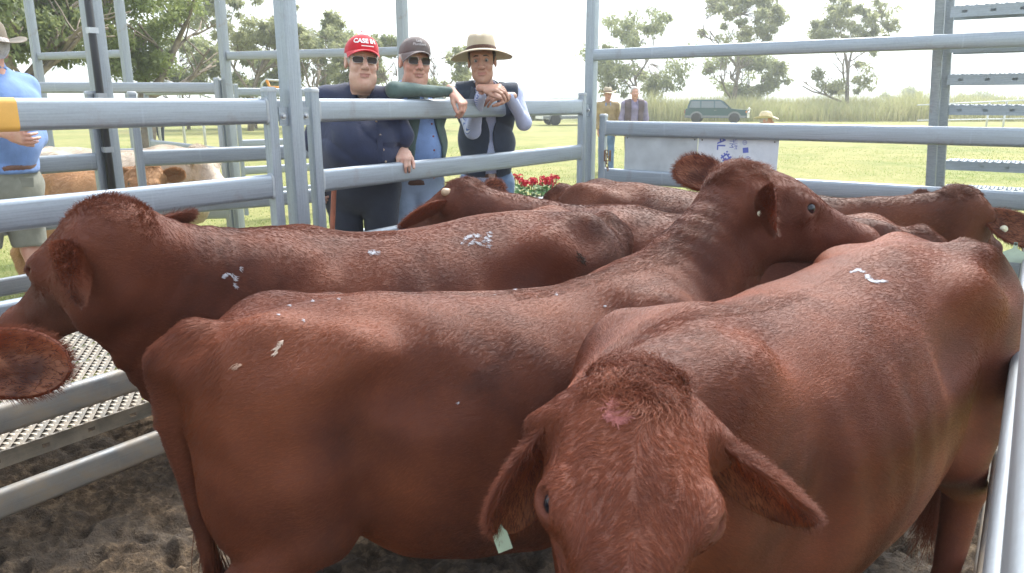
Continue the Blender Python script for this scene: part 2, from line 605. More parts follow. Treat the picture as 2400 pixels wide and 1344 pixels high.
def walkway(A, L, n, z, label, W=0.235, gap=0.012, lip=0.062, off=0.07):
    root = empty("walkway", (A.x, A.y, z), math.atan2(U.y, U.x))
    tag(root, label, "walkway")
    first = None
    for k in range(n):
        pk = empty("plank", (0, off + k * (W + gap), 0)); pk.parent = root
        if first is None:
            t = grip_plank(L, W, lip, int(L / 0.05), 7, "tread")
            t.parent = pk
            l1 = lip_mesh(L, lip, -0.004, int(L / 0.17)).build("lip", M_PLANK, pk)
            l2 = MB().box((L / 2, W + 0.003, -lip / 2), (L, 0.003, lip)).build("lip", M_PLANK, pk)
            first = pk
        else:
            for ch in first.children:
                c = ch.copy(); COL.objects.link(c); c.parent = pk
    for x in np.arange(0.3, L, 1.4):
        b = MB().box((x, off + n * (W + gap) / 2, -lip - 0.03), (0.05, n * (W + gap), 0.05)).build("bearer", M_STEEL_OLD, root)
        for yy in (off + 0.06, off + n * (W + gap) - 0.06):
            MB().box((x, yy, -lip - 0.055 - (z - lip - 0.03) / 2), (0.045, 0.045, z - lip - 0.03)).build("leg", M_STEEL_OLD, root)
    return root
walkway(P0 - U * 3.2, 6.0, 3, WALK_Z, "raised walkway of perforated steel planks behind the near panels")
walkway(P0 - U * 3.4, 3.3, 6, WALK_Z, "wide perforated platform beside the walkway, under man in the blue work shirt", off=0.07 + 3 * 0.247)

# --- steep stair of perforated treads behind the back gate
st_top, st_bot = 4.55, 5.25
def stair():
    root = empty("steel_stair", (0, 0, 0))
    tag(root, "steep steel stair with perforated treads beyond the back gate", "stair")
    rows = [(2232, -62, 4.62), (2230, 16, 4.72), (2229, 100, 4.82), (2222, 176, 4.92), (2220, 247, 5.02), (2219, 312, 5.12), (2217, 377, 5.22), (2212, 438, 5.32), (2200, 590, 5.5)]
    first = None
    for px, py, Y in rows:
        p = at(px, py, Y)
        tr = empty("tread", p, math.atan2(V.y, V.x)); tr.parent = root
        if first is None:
            global M_PLANK
            keep_ = M_PLANK; M_PLANK = M_STEEL
            t = grip_plank(1.3, 0.2, 0.06, 26, 6, "tread_plate"); t.parent = tr
            lip_mesh(1.3, 0.062, -0.004, 9).build("lip", M_PLANK, tr)
            MB().box((0.65, 0.202, -0.031), (1.3, 0.003, 0.062)).build("lip", M_PLANK, tr)
            M_PLANK = keep_
            first = tr
        else:
            for ch in first.children:
                c = ch.copy(); COL.objects.link(c); c.parent = tr
    for px0, px1, Y0, Y1 in ((2218, 2208, 4.9, 4.98), (2240, 2229, 5.0, 5.06)):
        a, b = at(px0, -250, Y0), at(px1, 470, Y1)
        b.z = 0; 
        o = MB().sweep([(b.x, b.y, 0.0), (a.x, a.y, a.z)], rrect(0.056, 0.056, 0.006, 3), up=V).build("stringer", M_STEEL_OLD, root)
        auto_smooth(o)
stair()

# --- metal sheets hung on the back gate, one printed
def along_back(px, py):
    d = ray(px, py); s = d.x / d.y
    return (s * G0.y - G0.x) / (V.x - s * V.y)
M_SHEET = plain("bare_sheet", (0.50, 0.53, 0.55), 0.45, 0.3, 0.18, 5.0)
def white_sheet():
    t = NT("white_sheet")
    c = t.coord("Object")
    n = t.noise(c, 9, 5, 0.6)
    t.set(Base_Color=t.ramp(n, [(0.3, (0.55, 0.58, 0.63)), (0.7, (0.70, 0.73, 0.78))]), Roughness=0.45)
    return t.m
M_WSHEET = white_sheet()
M_BLUE = plain("blue_print", (0.11, 0.14, 0.46), 0.6)
x0, x1, x2 = along_back(1460, 370), along_back(1631, 370), along_back(1821, 370)
sheet = empty("metal_sheet", (G0.x, G0.y, 0), math.atan2(V.y, V.x))
tag(sheet, "plain grey metal sheet hung below the top rail of the back gate", "sheet", "sheets on the back gate")
MB().box(((x0 + x1) / 2, 0.026, 1.295), (x1 - x0 - 0.004, 0.004, 0.29)).build("sheet_face", M_SHEET, sheet)
sheet2 = empty("printed_sheet", (G0.x, G0.y, 0), math.atan2(V.y, V.x))
tag(sheet2, "white metal sheet with blue printed marks hung on the back gate", "sheet", "sheets on the back gate")
MB().box(((x1 + x2) / 2, 0.026, 1.27), (x2 - x1 - 0.004, 0.004, 0.34)).build("sheet_face", M_WSHEET, sheet2)
M_RIVET = plain("rivet", (0.12, 0.11, 0.10), 0.5, 0.4)
for sh, xs in ((sheet, (x0 + 0.02, x1 - 0.025)), (sheet2, (x1 + 0.03, x2 - 0.03))):
    for x in xs:
        MB().lathe([(0.0, 0.004), (0.005, 0.003), (0.006, 0.0)], 8, Matrix.Translation((x, 0.0238, 1.395)) @ Matrix.Rotation(R(90), 4, 'X')).build("rivet", M_RIVET, sh)

def text_mesh(txt, size, mat, parent, M, extrude=0.0006, name="print", shear=0.0, bold=0.0, align='CENTER'):
    cu = bpy.data.curves.new("print", 'FONT')
    cu.body = txt; cu.size = size; cu.extrude = extrude; cu.shear = shear; cu.offset = bold
    cu.align_x = align; cu.align_y = 'CENTER'; cu.resolution_u = 3
    tmp = bpy.data.objects.new("tmp", cu); COL.objects.link(tmp)
    bpy.context.view_layer.update()
    me = bpy.data.meshes.new_from_object(tmp.evaluated_get(bpy.context.evaluated_depsgraph_get()))
    bpy.data.objects.remove(tmp)
    me.materials.clear(); me.materials.append(mat)
    o = bpy.data.objects.new(name, me); COL.objects.link(o)
    if parent is not None: o.parent = parent
    o.matrix_local = M
    return o
def on_sheet(px, py, rot):
    x = along_back(px, py)
    d = ray(px, py); y = (G0 + V * x).y
    z = CAMZ + d.z * (y / d.y)
    return Matrix.Translation((x, 0.0230, z)) @ Matrix.Rotation(R(90), 4, 'X') @ Matrix.Rotation(R(rot), 4, 'Z')
text_mesh("AL", 0.085, M_BLUE, sheet2, on_sheet(1687, 336, -90), bold=0.001)
text_mesh("STM", 0.045, M_BLUE, sheet2, on_sheet(1712, 334, -90))
text_mesh("ALUM", 0.032, M_BLUE, sheet2, on_sheet(1722, 337, -90))
def ring(px, py, r0, r1):
    mb = MB(); n = 20
    vs = [(r * math.cos(2 * math.pi * k / n), r * math.sin(2 * math.pi * k / n), 0) for r in (r0, r1) for k in range(n)]
    mb.add(vs, [(k, (k + 1) % n, n + (k + 1) % n, n + k) for k in range(n)])
    o = mb.build("print", M_BLUE, sheet2); o.matrix_local = on_sheet(px, py, 0)
ring(1743, 335, 0.012, 0.015); text_mesh("S", 0.02, M_BLUE, sheet2, on_sheet(1743, 335, -90))
ring(1750, 374, 0.016, 0.019); text_mesh("AV", 0.022, M_BLUE, sheet2, on_sheet(1750, 374, -90))
mb = MB(); mb.add([(-.02, -.018, 0), (.02, -.018, 0), (.02, .018, 0), (-.02, .018, 0), (-.014, .0, .0006), (0, -.012, .0006), (.014, .012, .0006), (0, .002, .0006)], [(0, 1, 2, 3)])
o = mb.build("print", M_BLUE, sheet2); o.matrix_local = on_sheet(1745, 353, 8)
mb = MB()
for i in range(6):
    for j in range(6):
        if (i in (0, 5) or j in (0, 5)) and (i + j) % 2: continue
        if (i, j) in ((2, 3), (3, 3), (3, 2)): continue
        s = 0.0115
        mb.add([((i - 3) * s, (j - 3) * s, 0), ((i - 2) * s, (j - 3) * s, 0), ((i - 2) * s, (j - 2) * s, 0), ((i - 3) * s, (j - 2) * s, 0)], [(0, 1, 2, 3)])
o = mb.build("print", M_BLUE, sheet2); o.matrix_local = on_sheet(1699, 370, 38)
mb = MB()
for z in (0, 0.012):
    mb.add([(-.10, z, 0), (.14, z - .012, 0), (.14, z - .010, 0), (-.10, z + .002, 0)], [(0, 1, 2, 3)])
mb.add([(-.10, .0, 0), (-.085, .03, 0), (-.083, .03, 0), (-.098, .0, 0)], [(0, 1, 2, 3)])
o = mb.build("print", M_BLUE, sheet2); o.matrix_local = on_sheet(1690, 404, 0)

# --- latch chain on the gate's end post
chain = empty("latch_chain", tuple(at(1421, 375, (G0 + V * 0.03).y - 0.03)))
tag(chain, "rusty latch chain hanging on the end post of the back gate", "chain")
M_RUST = plain("rusty_chain", (0.20, 0.12, 0.075), 0.6, 0.4, 0.3)
for k in range(6):
    pts = [(0.010 * math.cos(a), 0, 0.017 * math.sin(a)) for a in np.linspace(0, 2 * math.pi, 11)]
    o = MB().tube(pts, 0.0035, 6, up=(0, 1, 0)).build("link", M_RUST, chain, True)
    o.location = (0.006 * (k % 3), -0.004 * (k % 2), 0.06 - 0.026 * k); o.rotation_euler = (0, R(15 * (k % 3 - 1)), R(90 * (k % 2) + 20))
for dx in (-0.012, 0.03):
    o = MB().box((dx, 0.012, 0.03), (0.014, 0.02, 0.085)).build("bracket", M_RUST, chain)
# ------------------------------------------------------------------ implicit surfaces: smooth bodies as one continuous mesh
f32 = np.float32
def vec(*a): return np.array(a, dtype=f32)
def smin(a, b, k):
    h = np.maximum(k - np.abs(a - b), 0.0) / k
    return np.minimum(a, b) - h * h * k * 0.25
def smax(a, b, k): return -smin(-a, -b, k)

def d_cone(P, a, b, ra, rb):
    a, b = np.asarray(a, f32), np.asarray(b, f32)
    ba = b - a
    q = P - a
    t = np.clip(q @ ba / max(float(ba @ ba), 1e-9), 0, 1)
    q = q - t[:, None] * ba
    return np.sqrt(np.einsum('ij,ij->i', q, q)) - (ra + (rb - ra) * t)

def d_ell(P, c, r, M=None):
    """Ellipsoid; rows of M are its axes."""
    q = P - np.asarray(c, f32)
    if M is not None: q = q @ np.asarray(M, f32).T
    r = np.asarray(r, f32)
    qa = q / r
    k0 = np.sqrt(np.einsum('ij,ij->i', qa, qa))
    qb = qa / r
    k1 = np.sqrt(np.einsum('ij,ij->i', qb, qb)) + 1e-9
    return k0 * (k0 - 1.0) / k1

def d_tube(P, pts, rl, rv, up, k=0.0):
    """Flattened tube along a polyline: rl lateral radius, rv radius along 'up'."""
    best = None
    up = np.asarray(up, f32)
    for i in range(len(pts) - 1):
        a, b = np.asarray(pts[i], f32), np.asarray(pts[i + 1], f32)
        ba = b - a
        q = P - a
        t = np.clip(q @ ba / float(ba @ ba), 0, 1)
        q = q - t[:, None] * ba
        L = np.cross(ba, up); L /= np.linalg.norm(L) + 1e-9
        W = rl[i] + (rl[i + 1] - rl[i]) * t
        H = rv[i] + (rv[i + 1] - rv[i]) * t
        l = q @ L
        rest = np.sqrt(np.maximum(np.einsum('ij,ij->i', q, q) - l * l, 0))
        kk = np.sqrt((l / W) ** 2 + (rest / H) ** 2)
        d = (kk - 1.0) * np.minimum(W, H)
        best = d if best is None else (np.minimum(best, d) if k == 0 else smin(best, d, k))
    return best

def surface(fn, lo, hi, h):
    """Surface nets on a grid; fn maps (n,3) points to signed distance. Evaluates finely only near the surface."""
    lo, hi = np.asarray(lo, float), np.asarray(hi, float)
    n = np.ceil((hi - lo) / h).astype(int) + 1
    n = ((n + 3) // 4) * 4 + 1
    cn = (n - 1) // 4 + 1
    cg = np.stack(np.meshgrid(*[lo[i] + np.arange(cn[i]) * 4 * h for i in range(3)], indexing='ij'), -1).reshape(-1, 3).astype(f32)
    cd = fn(cg).reshape(cn)
    # linear upsample for the far field
    D = cd
    for ax in range(3):
        m = D.shape[ax]
        pos = np.arange((m - 1) * 4 + 1) / 4.0
        i0 = np.minimum(pos.astype(int), m - 2)
        w = (pos - i0).astype(f32)
        sh = [1, 1, 1]; sh[ax] = -1
        D = np.take(D, i0, ax) * (1 - w.reshape(sh)) + np.take(D, i0 + 1, ax) * w.reshape(sh)
    D = np.ascontiguousarray(D)
    near = np.abs(D) < 5.0 * h
    ii = np.argwhere(near)
    pts = (lo + ii * h).astype(f32)
    vals = np.concatenate([fn(pts[k:k + 300000]) for k in range(0, len(pts), 300000)])
    D[near] = vals
    S = D < 0
    corners = [(a, b, c) for a in (0, 1) for b in (0, 1) for c in (0, 1)]
    sl = lambda A, c: A[c[0]:A.shape[0] - 1 + c[0], c[1]:A.shape[1] - 1 + c[1], c[2]:A.shape[2] - 1 + c[2]]
    cnt = sum(sl(S, c).astype(np.uint8) for c in corners)
    act = (cnt > 0) & (cnt < 8)
    cells = np.argwhere(act)
    vid = -np.ones(act.shape, dtype=np.int64)
    vid[act] = np.arange(len(cells))
    val = np.stack([D[cells[:, 0] + c[0], cells[:, 1] + c[1], cells[:, 2] + c[2]] for c in corners], 1)
    acc = np.zeros((len(cells), 3)); num = np.zeros(len(cells))
    for i in range(8):
        for j in range(i + 1, 8):
            ci, cj = np.array(corners[i]), np.array(corners[j])
            if np.abs(ci - cj).sum() != 1: continue
            a, b = val[:, i], val[:, j]
            m = (a < 0) != (b < 0)
            t = np.where(m, a / np.where(m, a - b, 1), 0)
            acc += np.where(m[:, None], ci + t[:, None] * (cj - ci), 0); num += m
    Vx = lo + (cells + acc / num[:, None]) * h
    quads = []
    for ax in range(3):
        b, c = (ax + 1) % 3, (ax + 2) % 3
        s0 = [slice(None)] * 3; s1 = [slice(None)] * 3
        s0[ax] = slice(0, -1); s1[ax] = slice(1, None)
        A, B = S[tuple(s0)], S[tuple(s1)]
        e = np.argwhere(A != B)
        e = e[(e[:, b] > 0) & (e[:, c] > 0) & (e[:, b] < act.shape[b]) & (e[:, c] < act.shape[c])]
        flip = ~A[e[:, 0], e[:, 1], e[:, 2]]
        q = []
        for db, dc in ((-1, -1), (0, -1), (0, 0), (-1, 0)):
            k = e.copy(); k[:, b] += db; k[:, c] += dc
            q.append(vid[k[:, 0], k[:, 1], k[:, 2]])
        q = np.stack(q, 1)
        q[flip] = q[flip][:, ::-1]
        quads.append(q)
    F = np.concatenate(quads)
    F = F[(F >= 0).all(1)]
    return Vx.astype(f32), F.astype(np.int32)

def relax(Vx, F, it=1, lam=0.5):
    """Even out grid steps."""
    E = np.concatenate([F[:, [0, 1]], F[:, [1, 2]], F[:, [2, 3]], F[:, [3, 0]]])
    for _ in range(it):
        s = np.zeros_like(Vx); c = np.zeros(len(Vx), f32)
        for a, b in ((0, 1), (1, 0)):
            for k in range(3): s[:, k] += np.bincount(E[:, a], Vx[E[:, b], k], len(Vx))
            c += np.bincount(E[:, a], minlength=len(Vx))
        Vx = Vx + lam * (s / np.maximum(c, 1)[:, None] - Vx)
    return Vx

def keep_faces(Vx, F, mask_v):
    F = F[mask_v[F].all(1)]
    used = np.unique(F)
    m = -np.ones(len(Vx), np.int64); m[used] = np.arange(len(used))
    return Vx[used], m[F].astype(np.int32)

def join(*vf):
    Vs, Fs, n = [], [], 0
    for a, b in vf:
        Vs.append(a); Fs.append(b + n); n += len(a)
    return np.concatenate(Vs), np.concatenate(Fs)

def hair(name, parent, root, tip_dir, length, mat, radius=0.0006, segs=3, bend=0.35, curl=0.0, seed=0, taper=0.25, nrm=None):
    """Strands as curves: root points, unit directions, lengths. bend pulls the tip towards tip_dir from the normal."""
    rs = np.random.default_rng(seed)
    n = len(root)
    k = segs + 1
    t = np.linspace(0, 1, k)[None, :, None]
    d0 = nrm if nrm is not None else tip_dir
    L = np.broadcast_to(np.asarray(length, float), (n,))[:, None, None]
    p = root[:, None, :] + L * (d0[:, None, :] * (t * (1 - bend) - 0.5 * t * t * (1 - bend) * 0.8) + tip_dir[:, None, :] * (bend * t + (1 - bend) * 0.6 * t * t))
    if curl:
        ph = rs.uniform(0, 6.28, (n, 1)); 
        side = np.cross(tip_dir, d0 + 1e-3); side /= np.linalg.norm(side, axis=1, keepdims=True) + 1e-9
        w = np.sin(t[:, :, 0] * 6.0 + ph) * t[:, :, 0]
        w2 = np.cos(t[:, :, 0] * 6.0 + ph) * t[:, :, 0]
        p = p + curl * L * (side[:, None, :] * w[:, :, None] + d0[:, None, :] * (w2 * 0.6)[:, :, None])
    cu = bpy.data.hair_curves.new(name)
    cu.add_curves([k] * n)
    cu.attributes["position"].data.foreach_set("vector", np.ascontiguousarray(p, f32).ravel())
    ra = cu.attributes.get("radius") or cu.attributes.new("radius", 'FLOAT', 'POINT')
    rad = np.broadcast_to(radius * (1 - (1 - taper) * np.linspace(0, 1, k)), (n, k))
    ra.data.foreach_set("value", np.ascontiguousarray(rad, f32).ravel())
    cu.materials.append(mat)
    o = bpy.data.objects.new(name, cu)
    COL.objects.link(o)
    o.parent = parent
    return o

def sample_faces(Vx, F, n, seed, weight=None):
    """Random points on quads with normals."""
    rs = np.random.default_rng(seed)
    T = np.concatenate([F[:, [0, 1, 2]], F[:, [0, 2, 3]]])
    a, b, c = Vx[T[:, 0]], Vx[T[:, 1]], Vx[T[:, 2]]
    cr = np.cross(b - a, c - a)
    ar = np.linalg.norm(cr, axis=1)
    N = cr / (ar[:, None] + 1e-12)
    # smooth vertex normals
    vn = np.zeros_like(Vx)
    for k in range(3):
        for j in range(3):
            vn[:, j] += np.bincount(T[:, k], cr[:, j], len(Vx))
    vn /= np.linalg.norm(vn, axis=1, keepdims=True) + 1e-12
    w = ar.copy()
    if weight is not None: w = w * weight((a + b + c) / 3, N)
    w = np.cumsum(w); 
    pick = np.searchsorted(w, rs.uniform(0, w[-1], n))
    u, v = rs.uniform(size=(2, n)); s = u + v > 1; u[s], v[s] = 1 - u[s], 1 - v[s]
    bw = np.stack([1 - u - v, u, v], 1)
    P = (Vx[T[pick]] * bw[:, :, None]).sum(1)
    Nn = (vn[T[pick]] * bw[:, :, None]).sum(1)
    Nn /= np.linalg.norm(Nn, axis=1, keepdims=True) + 1e-9
    return P.astype(np.float64), Nn.astype(np.float64)

def unit(a):
    a = np.asarray(a, float)
    return a / (np.linalg.norm(a, axis=-1, keepdims=True) + 1e-12)
# ------------------------------------------------------------------ cattle
def coat_material(name, base, dark, lite, hairy=False):
    t = NT(name)
    c = t.coord("Object")
    big = t.noise(c, 2.6, 3, 0.5)
    mid = t.noise(c, 14, 4, 0.6)
    col = t.ramp(big, [(0.35, dark), (0.52, base), (0.70, lite)])
    col = t.mix(t.ramp(mid, [(0.42, 0.0), (0.66, 0.35)]), col, lite)
    if hairy:
        inf = t.node("ShaderNodeHairInfo")
        v = t.ramp(inf.outputs["Random"], [(0.0, 0.86), (0.5, 1.0), (1.0, 1.16)])
        col = t.mix(1.0, col, v, 'MULTIPLY')
        col = t.mix(t.math('MULTIPLY', inf.outputs["Intercept"], 0.18), col, tuple(min(1, q * 1.5) for q in lite))
        dust = t.noise(c, 5.5, 5, 0.65, 0.5)
        col = t.mix(t.ramp(dust, [(0.55, 0.0), (0.80, 0.22)]), col, (0.20, 0.090, 0.050))
        t.set(Base_Color=col, Roughness=0.44)
        t.b.inputs["Specular IOR Level"].default_value = 0.23
    else:
        fib = t.noise(t.coord("Object", (22, 40, 120)), 4, 4, 0.7, 0.6)
        t.set(Base_Color=t.mix(0.35, col, t.ramp(fib, [(0.3, dark), (0.7, base)])), Roughness=0.6)
        t.b.inputs["Specular IOR Level"].default_value = 0.3
        t.bump(fib, 0.5, 0.006)
    return t.m
RED = dict(base=(0.112, 0.0292, 0.0135), dark=(0.055, 0.0158, 0.0094), lite=(0.190, 0.0530, 0.0215))
M_SKIN_RED = coat_material("red_hide", **RED)
def reds(k, g):
    t = {q: (v[0] * k, v[1] * k * g, v[2] * k * g) for q, v in RED.items()}
    return coat_material("red_hide", **t), coat_material("red_coat", hairy=True, **t)
COATS = {"red": reds(1.0, 1.0), "bright": reds(1.14, 0.96), "plum": reds(0.84, 1.08), "mid": reds(0.95, 1.0)}
TAN = dict(base=(0.36, 0.19, 0.085), dark=(0.26, 0.13, 0.06), lite=(0.45, 0.26, 0.13))
CREAM = dict(base=(0.55, 0.46, 0.36), dark=(0.42, 0.34, 0.26), lite=(0.64, 0.56, 0.46))
def ear_inner():
    t = NT("inner_ear")
    c = t.coord("Object")
    n = t.noise(c, 14, 4, 0.6)
    t.set(Base_Color=t.ramp(n, [(0.38, (0.060, 0.026, 0.018)), (0.62, (0.32, 0.125, 0.065))]), Roughness=0.6)
    return t.m
M_EAR_IN = ear_inner()
def thin(mat, col, w):
    nt = mat.node_tree; out = nt.nodes["Material Output"]; b = nt.nodes["Principled BSDF"]
    tr = nt.nodes.new("ShaderNodeBsdfTranslucent"); tr.inputs[0].default_value = (*col, 1)
    mx = nt.nodes.new("ShaderNodeMixShader"); mx.inputs[0].default_value = w
    nt.links.new(b.outputs[0], mx.inputs[1]); nt.links.new(tr.outputs[0], mx.inputs[2]); nt.links.new(mx.outputs[0], out.inputs[0])
thin(M_EAR_IN, (0.75, 0.22, 0.06), 0.42)
M_EAR_OUT = coat_material("ear_hide", **RED)
thin(M_EAR_OUT, (0.60, 0.18, 0.06), 0.30)
M_EYE = plain("cattle_eye", (0.008, 0.009, 0.014), 0.12, spec=0.5)
M_NOSE = plain("cattle_nose", (0.20, 0.11, 0.09), 0.3)
M_HORN = plain("horn_stub", (0.42, 0.30, 0.20), 0.5)
M_TAGW = plain("tag_cream", (0.68, 0.64, 0.48), 0.5)
M_TAGG = plain("tag_green", (0.42, 0.52, 0.40), 0.5)
M_TAGD = plain("tag_dark", (0.06, 0.06, 0.055), 0.4)
M_TAGR = plain("tag_red", (0.6, 0.03, 0.05), 0.4)
M_HOOF = plain("hoof", (0.06, 0.05, 0.045), 0.6)
M_MARK = plain("paint_mark", (0.50, 0.50, 0.54), 0.7, var=0.3, scale=60)

ST = 1.08
# trunk profile: x, top, bottom, half width
PROF = np.array([
    (-0.74, 1.105, 0.92, 0.085), (-0.66, 1.165, 0.80, 0.165), (-0.55, 1.200, 0.69, 0.215), (-0.42, 1.218, 0.57, 0.240),
    (-0.26, 1.208, 0.440, 0.268), (-0.08, 1.190, 0.385, 0.305), (0.10, 1.176, 0.370, 0.320), (0.26, 1.176, 0.390, 0.305),
    (0.40, 1.190, 0.465, 0.260), (0.52, 1.188, 0.550, 0.220), (0.64, 1.140, 0.640, 0.165), (0.72, 1.060, 0.730, 0.110)])
PROF[:, 0] *= ST
_xs = np.linspace(PROF[0, 0], PROF[-1, 0], 120)
def _sm(col):
    y = np.interp(_xs, PROF[:, 0], PROF[:, col])
    k = np.exp(-np.linspace(-2, 2, 15) ** 2); k /= k.sum()
    return np.convolve(np.pad(y, 7, mode='edge'), k, 'valid')
_PT, _PB, _PW = _sm(1), _sm(2), _sm(3)

def d_trunk(P):
    x = np.clip(P[:, 0], _xs[0], _xs[-1])
    top, bot, w = (np.interp(x, _xs, q).astype(f32) for q in (_PT, _PB, _PW))
    zc = bot + (top - bot) * 0.53
    h = np.where(P[:, 2] > zc, top - zc, zc - bot)
    a = np.abs(P[:, 1]) / w
    b = np.abs(P[:, 2] - zc) / h
    e = np.where(P[:, 2] > zc, 2.15, 2.3).astype(f32)
    k = (a ** e + b ** e) ** (1 / e)
    d = (k - 1) * np.minimum(w, h)
    ex = np.abs(P[:, 0] - x)
    return np.where(ex > 0, np.sqrt(np.maximum(d, 0) ** 2 + ex * ex), d)

def bez(a, b, c, n):
    t = np.linspace(0, 1, n)[:, None]
    a, b, c = np.asarray(a, float), np.asarray(b, float), np.asarray(c, float)
    return (1 - t) ** 2 * a + 2 * t * (1 - t) * b + t * t * c

def cow_sdf(poll, HF, HU, hs, legs, girth=1.0, dewlap=1.0, wr=1.0, nk=1.12, sag=0.0, hw=1.0):
    """All in body coordinates. poll: head origin; HF muzzle axis; HU forehead normal; hs head scale."""
    HF = unit(HF); HU = unit(HU - HF * np.dot(HU, HF)); HR = np.cross(HF, HU)
    HM = np.stack([HF, HR, HU]).astype(f32)
    occ = poll + HF * 0.03 * hs - HU * 0.085 * hs
    n0 = np.array((0.50 * ST, 0, 0.92 - sag * 0.7))
    mid = (n0 + occ) / 2 + np.array((0.06, 0, -0.03))
    neck = bez(n0, mid, occ, 9)
    cx = np.array((0.42 * ST, 0, 1.07 - sag * 0.7))
    crest = bez(cx, (cx + poll) / 2 + np.array((0.03, 0, -0.075)), poll - HU * 0.07 * hs - HF * 0.02, 7)
    low = bez(np.array((0.66 * ST, 0, 0.72)), (np.array((0.66 * ST, 0, 0.72)) + occ) / 2 + np.array((0.03, 0, -0.05)), occ + HF * 0.10 * hs - HU * 0.10 * hs, 7)
    upn = np.array((0, 0, 1.0))
    def head(P):
        q = ((P - poll.astype(f32)) @ HM.T) / hs
        q[:, 1] /= hw
        qa = q.copy(); qa[:, 1] = np.abs(qa[:, 1])
        d = d_ell(qa, (0.085, 0, -0.068), (0.125, 0.098, 0.098))
        d = smin(d, d_ell(qa, (0.015, 0, -0.032), (0.060, 0.075, 0.048)), 0.05)                 # poll
        d = smin(d, d_ell(qa, (0.135, 0.028, -0.040), (0.120, 0.070, 0.048)), 0.04)              # broad forehead
        d = smin(d, d_tube(qa, [(0.17, 0, -0.072), (0.30, 0, -0.074), (0.405, 0, -0.082)], (0.082, 0.060, 0.056), (0.070, 0.060, 0.052), (0, 0, 1)), 0.05)
        d = smin(d, d_ell(qa, (0.425, 0.012, -0.086), (0.046, 0.058, 0.052)), 0.03)              # muzzle pad
        d = smin(d, d_tube(qa, [(0.10, 0.040, -0.150), (0.24, 0.026, -0.145), (0.40, 0.008, -0.128)], (0.045, 0.034, 0.034), (0.062, 0.042, 0.026), (0, 0, 1)), 0.05)
        d = smin(d, d_ell(qa, (0.085, 0.060, -0.125), (0.075, 0.032, 0.080)), 0.045)             # cheek
        d = smin(d, d_ell(qa, (0.172, 0.082, -0.038), (0.042, 0.028, 0.034)), 0.020)             # orbit
        d = smin(d, d_cone(qa, (0.150, 0.080, -0.016), (0.205, 0.076, -0.024), 0.012, 0.008), 0.016)  # brow
        d = smin(d, d_cone(qa, (0.03, 0.080, -0.050), (0.05, 0.112, -0.058), 0.036, 0.030), 0.03) # ear root
        d = smax(d, -d_ell(qa, (0.184, 0.106, -0.022), (0.020, 0.018, 0.013)), 0.006)            # eye opening
        d = smax(d, -d_cone(qa, (0.455, 0.036, -0.070), (0.435, 0.050, -0.078), 0.011, 0.007), 0.014)  # nostril
        d = smax(d, -d_cone(qa, (0.34, 0.060, -0.112), (0.46, 0.030, -0.112), 0.004, 0.004), 0.012)    # lip line
        d = smin(d, d_cone(qa, (0.215, 0.050, -0.075), (0.31, 0.046, -0.085), 0.020, 0.014), 0.03)     # cheek ridge
        d = smax(d, -d_ell(qa, (0.100, 0.140, -0.030), (0.045, 0.040, 0.040)), 0.03)
        d = smax(d, -d_ell(qa, (0.270, 0.110, -0.050), (0.060, 0.040, 0.045)), 0.04)
        return d * hs
    def fn(P):
        P_ = P
        if sag:
            P = P.copy(); P[:, 2] += sag * np.clip(P[:, 0] + 0.3, 0, 1) * np.clip(P[:, 2] / 1.2, 0, 1)
        x, y, z = P[:, 0], P[:, 1], P[:, 2]
        Pa = P.copy(); Pa[:, 1] = np.abs(y)
        d = d_trunk(P)
        # haunch, hooks, pins, flank hollow
        d = smin(d, d_ell(Pa, (-0.545 * ST, 0.128, 0.86), (0.195, 0.122, 0.345)), 0.09)
        d = smin(d, d_ell(Pa, (-0.645 * ST, 0.090, 0.80), (0.105, 0.100, 0.25)), 0.07)
        d = smin(d, d_ell(Pa, (-0.375 * ST, 0.198, 1.110), (0.085, 0.044, 0.052)), 0.10)
        d = smin(d, d_ell(Pa, (-0.705 * ST, 0.086, 1.065), (0.050, 0.036, 0.042)), 0.05)
        d = smax(d, -d_ell(Pa, (-0.225 * ST, 0.312, 1.030), (0.120, 0.085, 0.105)), 0.065)
        d = smax(d, -d_ell(Pa, (-0.530 * ST, 0.275, 1.185), (0.13, 0.080, 0.080)), 0.08)
        d = smax(d, -d_ell(Pa, (-0.400 * ST, 0.318, 0.78), (0.035, 0.080, 0.22)), 0.06)       # fold before the thigh
        # ribs under the skin
        rib = np.sin((x - 0.25 * (z - 0.9)) * 62.0) * 0.0042 * np.exp(-((x - 0.10) / 0.19) ** 2) * np.exp(-((z - 0.86) / 0.17) ** 2)
        d = d + rib
        # shoulder blade, point of shoulder, brisket
        d = smin(d, d_ell(Pa, (0.470 * ST, 0.175, 0.94), (0.130, 0.076, 0.24)), 0.085)
        d = smin(d, d_cone(Pa, (0.42 * ST, 0.125, 1.10), (0.55 * ST, 0.215, 0.82), 0.018, 0.030), 0.08)
        d = smin(d, d_ell(Pa, (0.610 * ST, 0.135, 0.80), (0.085, 0.078, 0.095)), 0.06)
        d = smin(d, d_ell(P, (0.610 * ST, 0, 0.64), (0.130, 0.085, 0.14)), 0.09)
        d = smax(d, -d_ell(Pa, (0.315 * ST, 0.346, 0.86), (0.042, 0.080, 0.27)), 0.05)
        d = smax(d, -d_ell(Pa, (0.640 * ST, 0.270, 1.00), (0.040, 0.080, 0.15)), 0.09)
        # neck
        P, Pb = P_, P
        dn = d_tube(P, neck, np.linspace(0.160, 0.094, 9) * girth, np.linspace(0.225 * nk, 0.118, 9), upn)
        dn = smin(dn, d_tube(P, crest, np.linspace(0.120, 0.066, 7) * girth, np.linspace(0.105, 0.058, 7), upn), 0.08)
        dn = smin(dn, d_tube(P, low, np.linspace(0.065, 0.045, 7), np.linspace(0.13, 0.075, 7) * dewlap, upn), 0.08)
        # skin folds across the neck
        ax = unit(occ - n0).astype(f32)
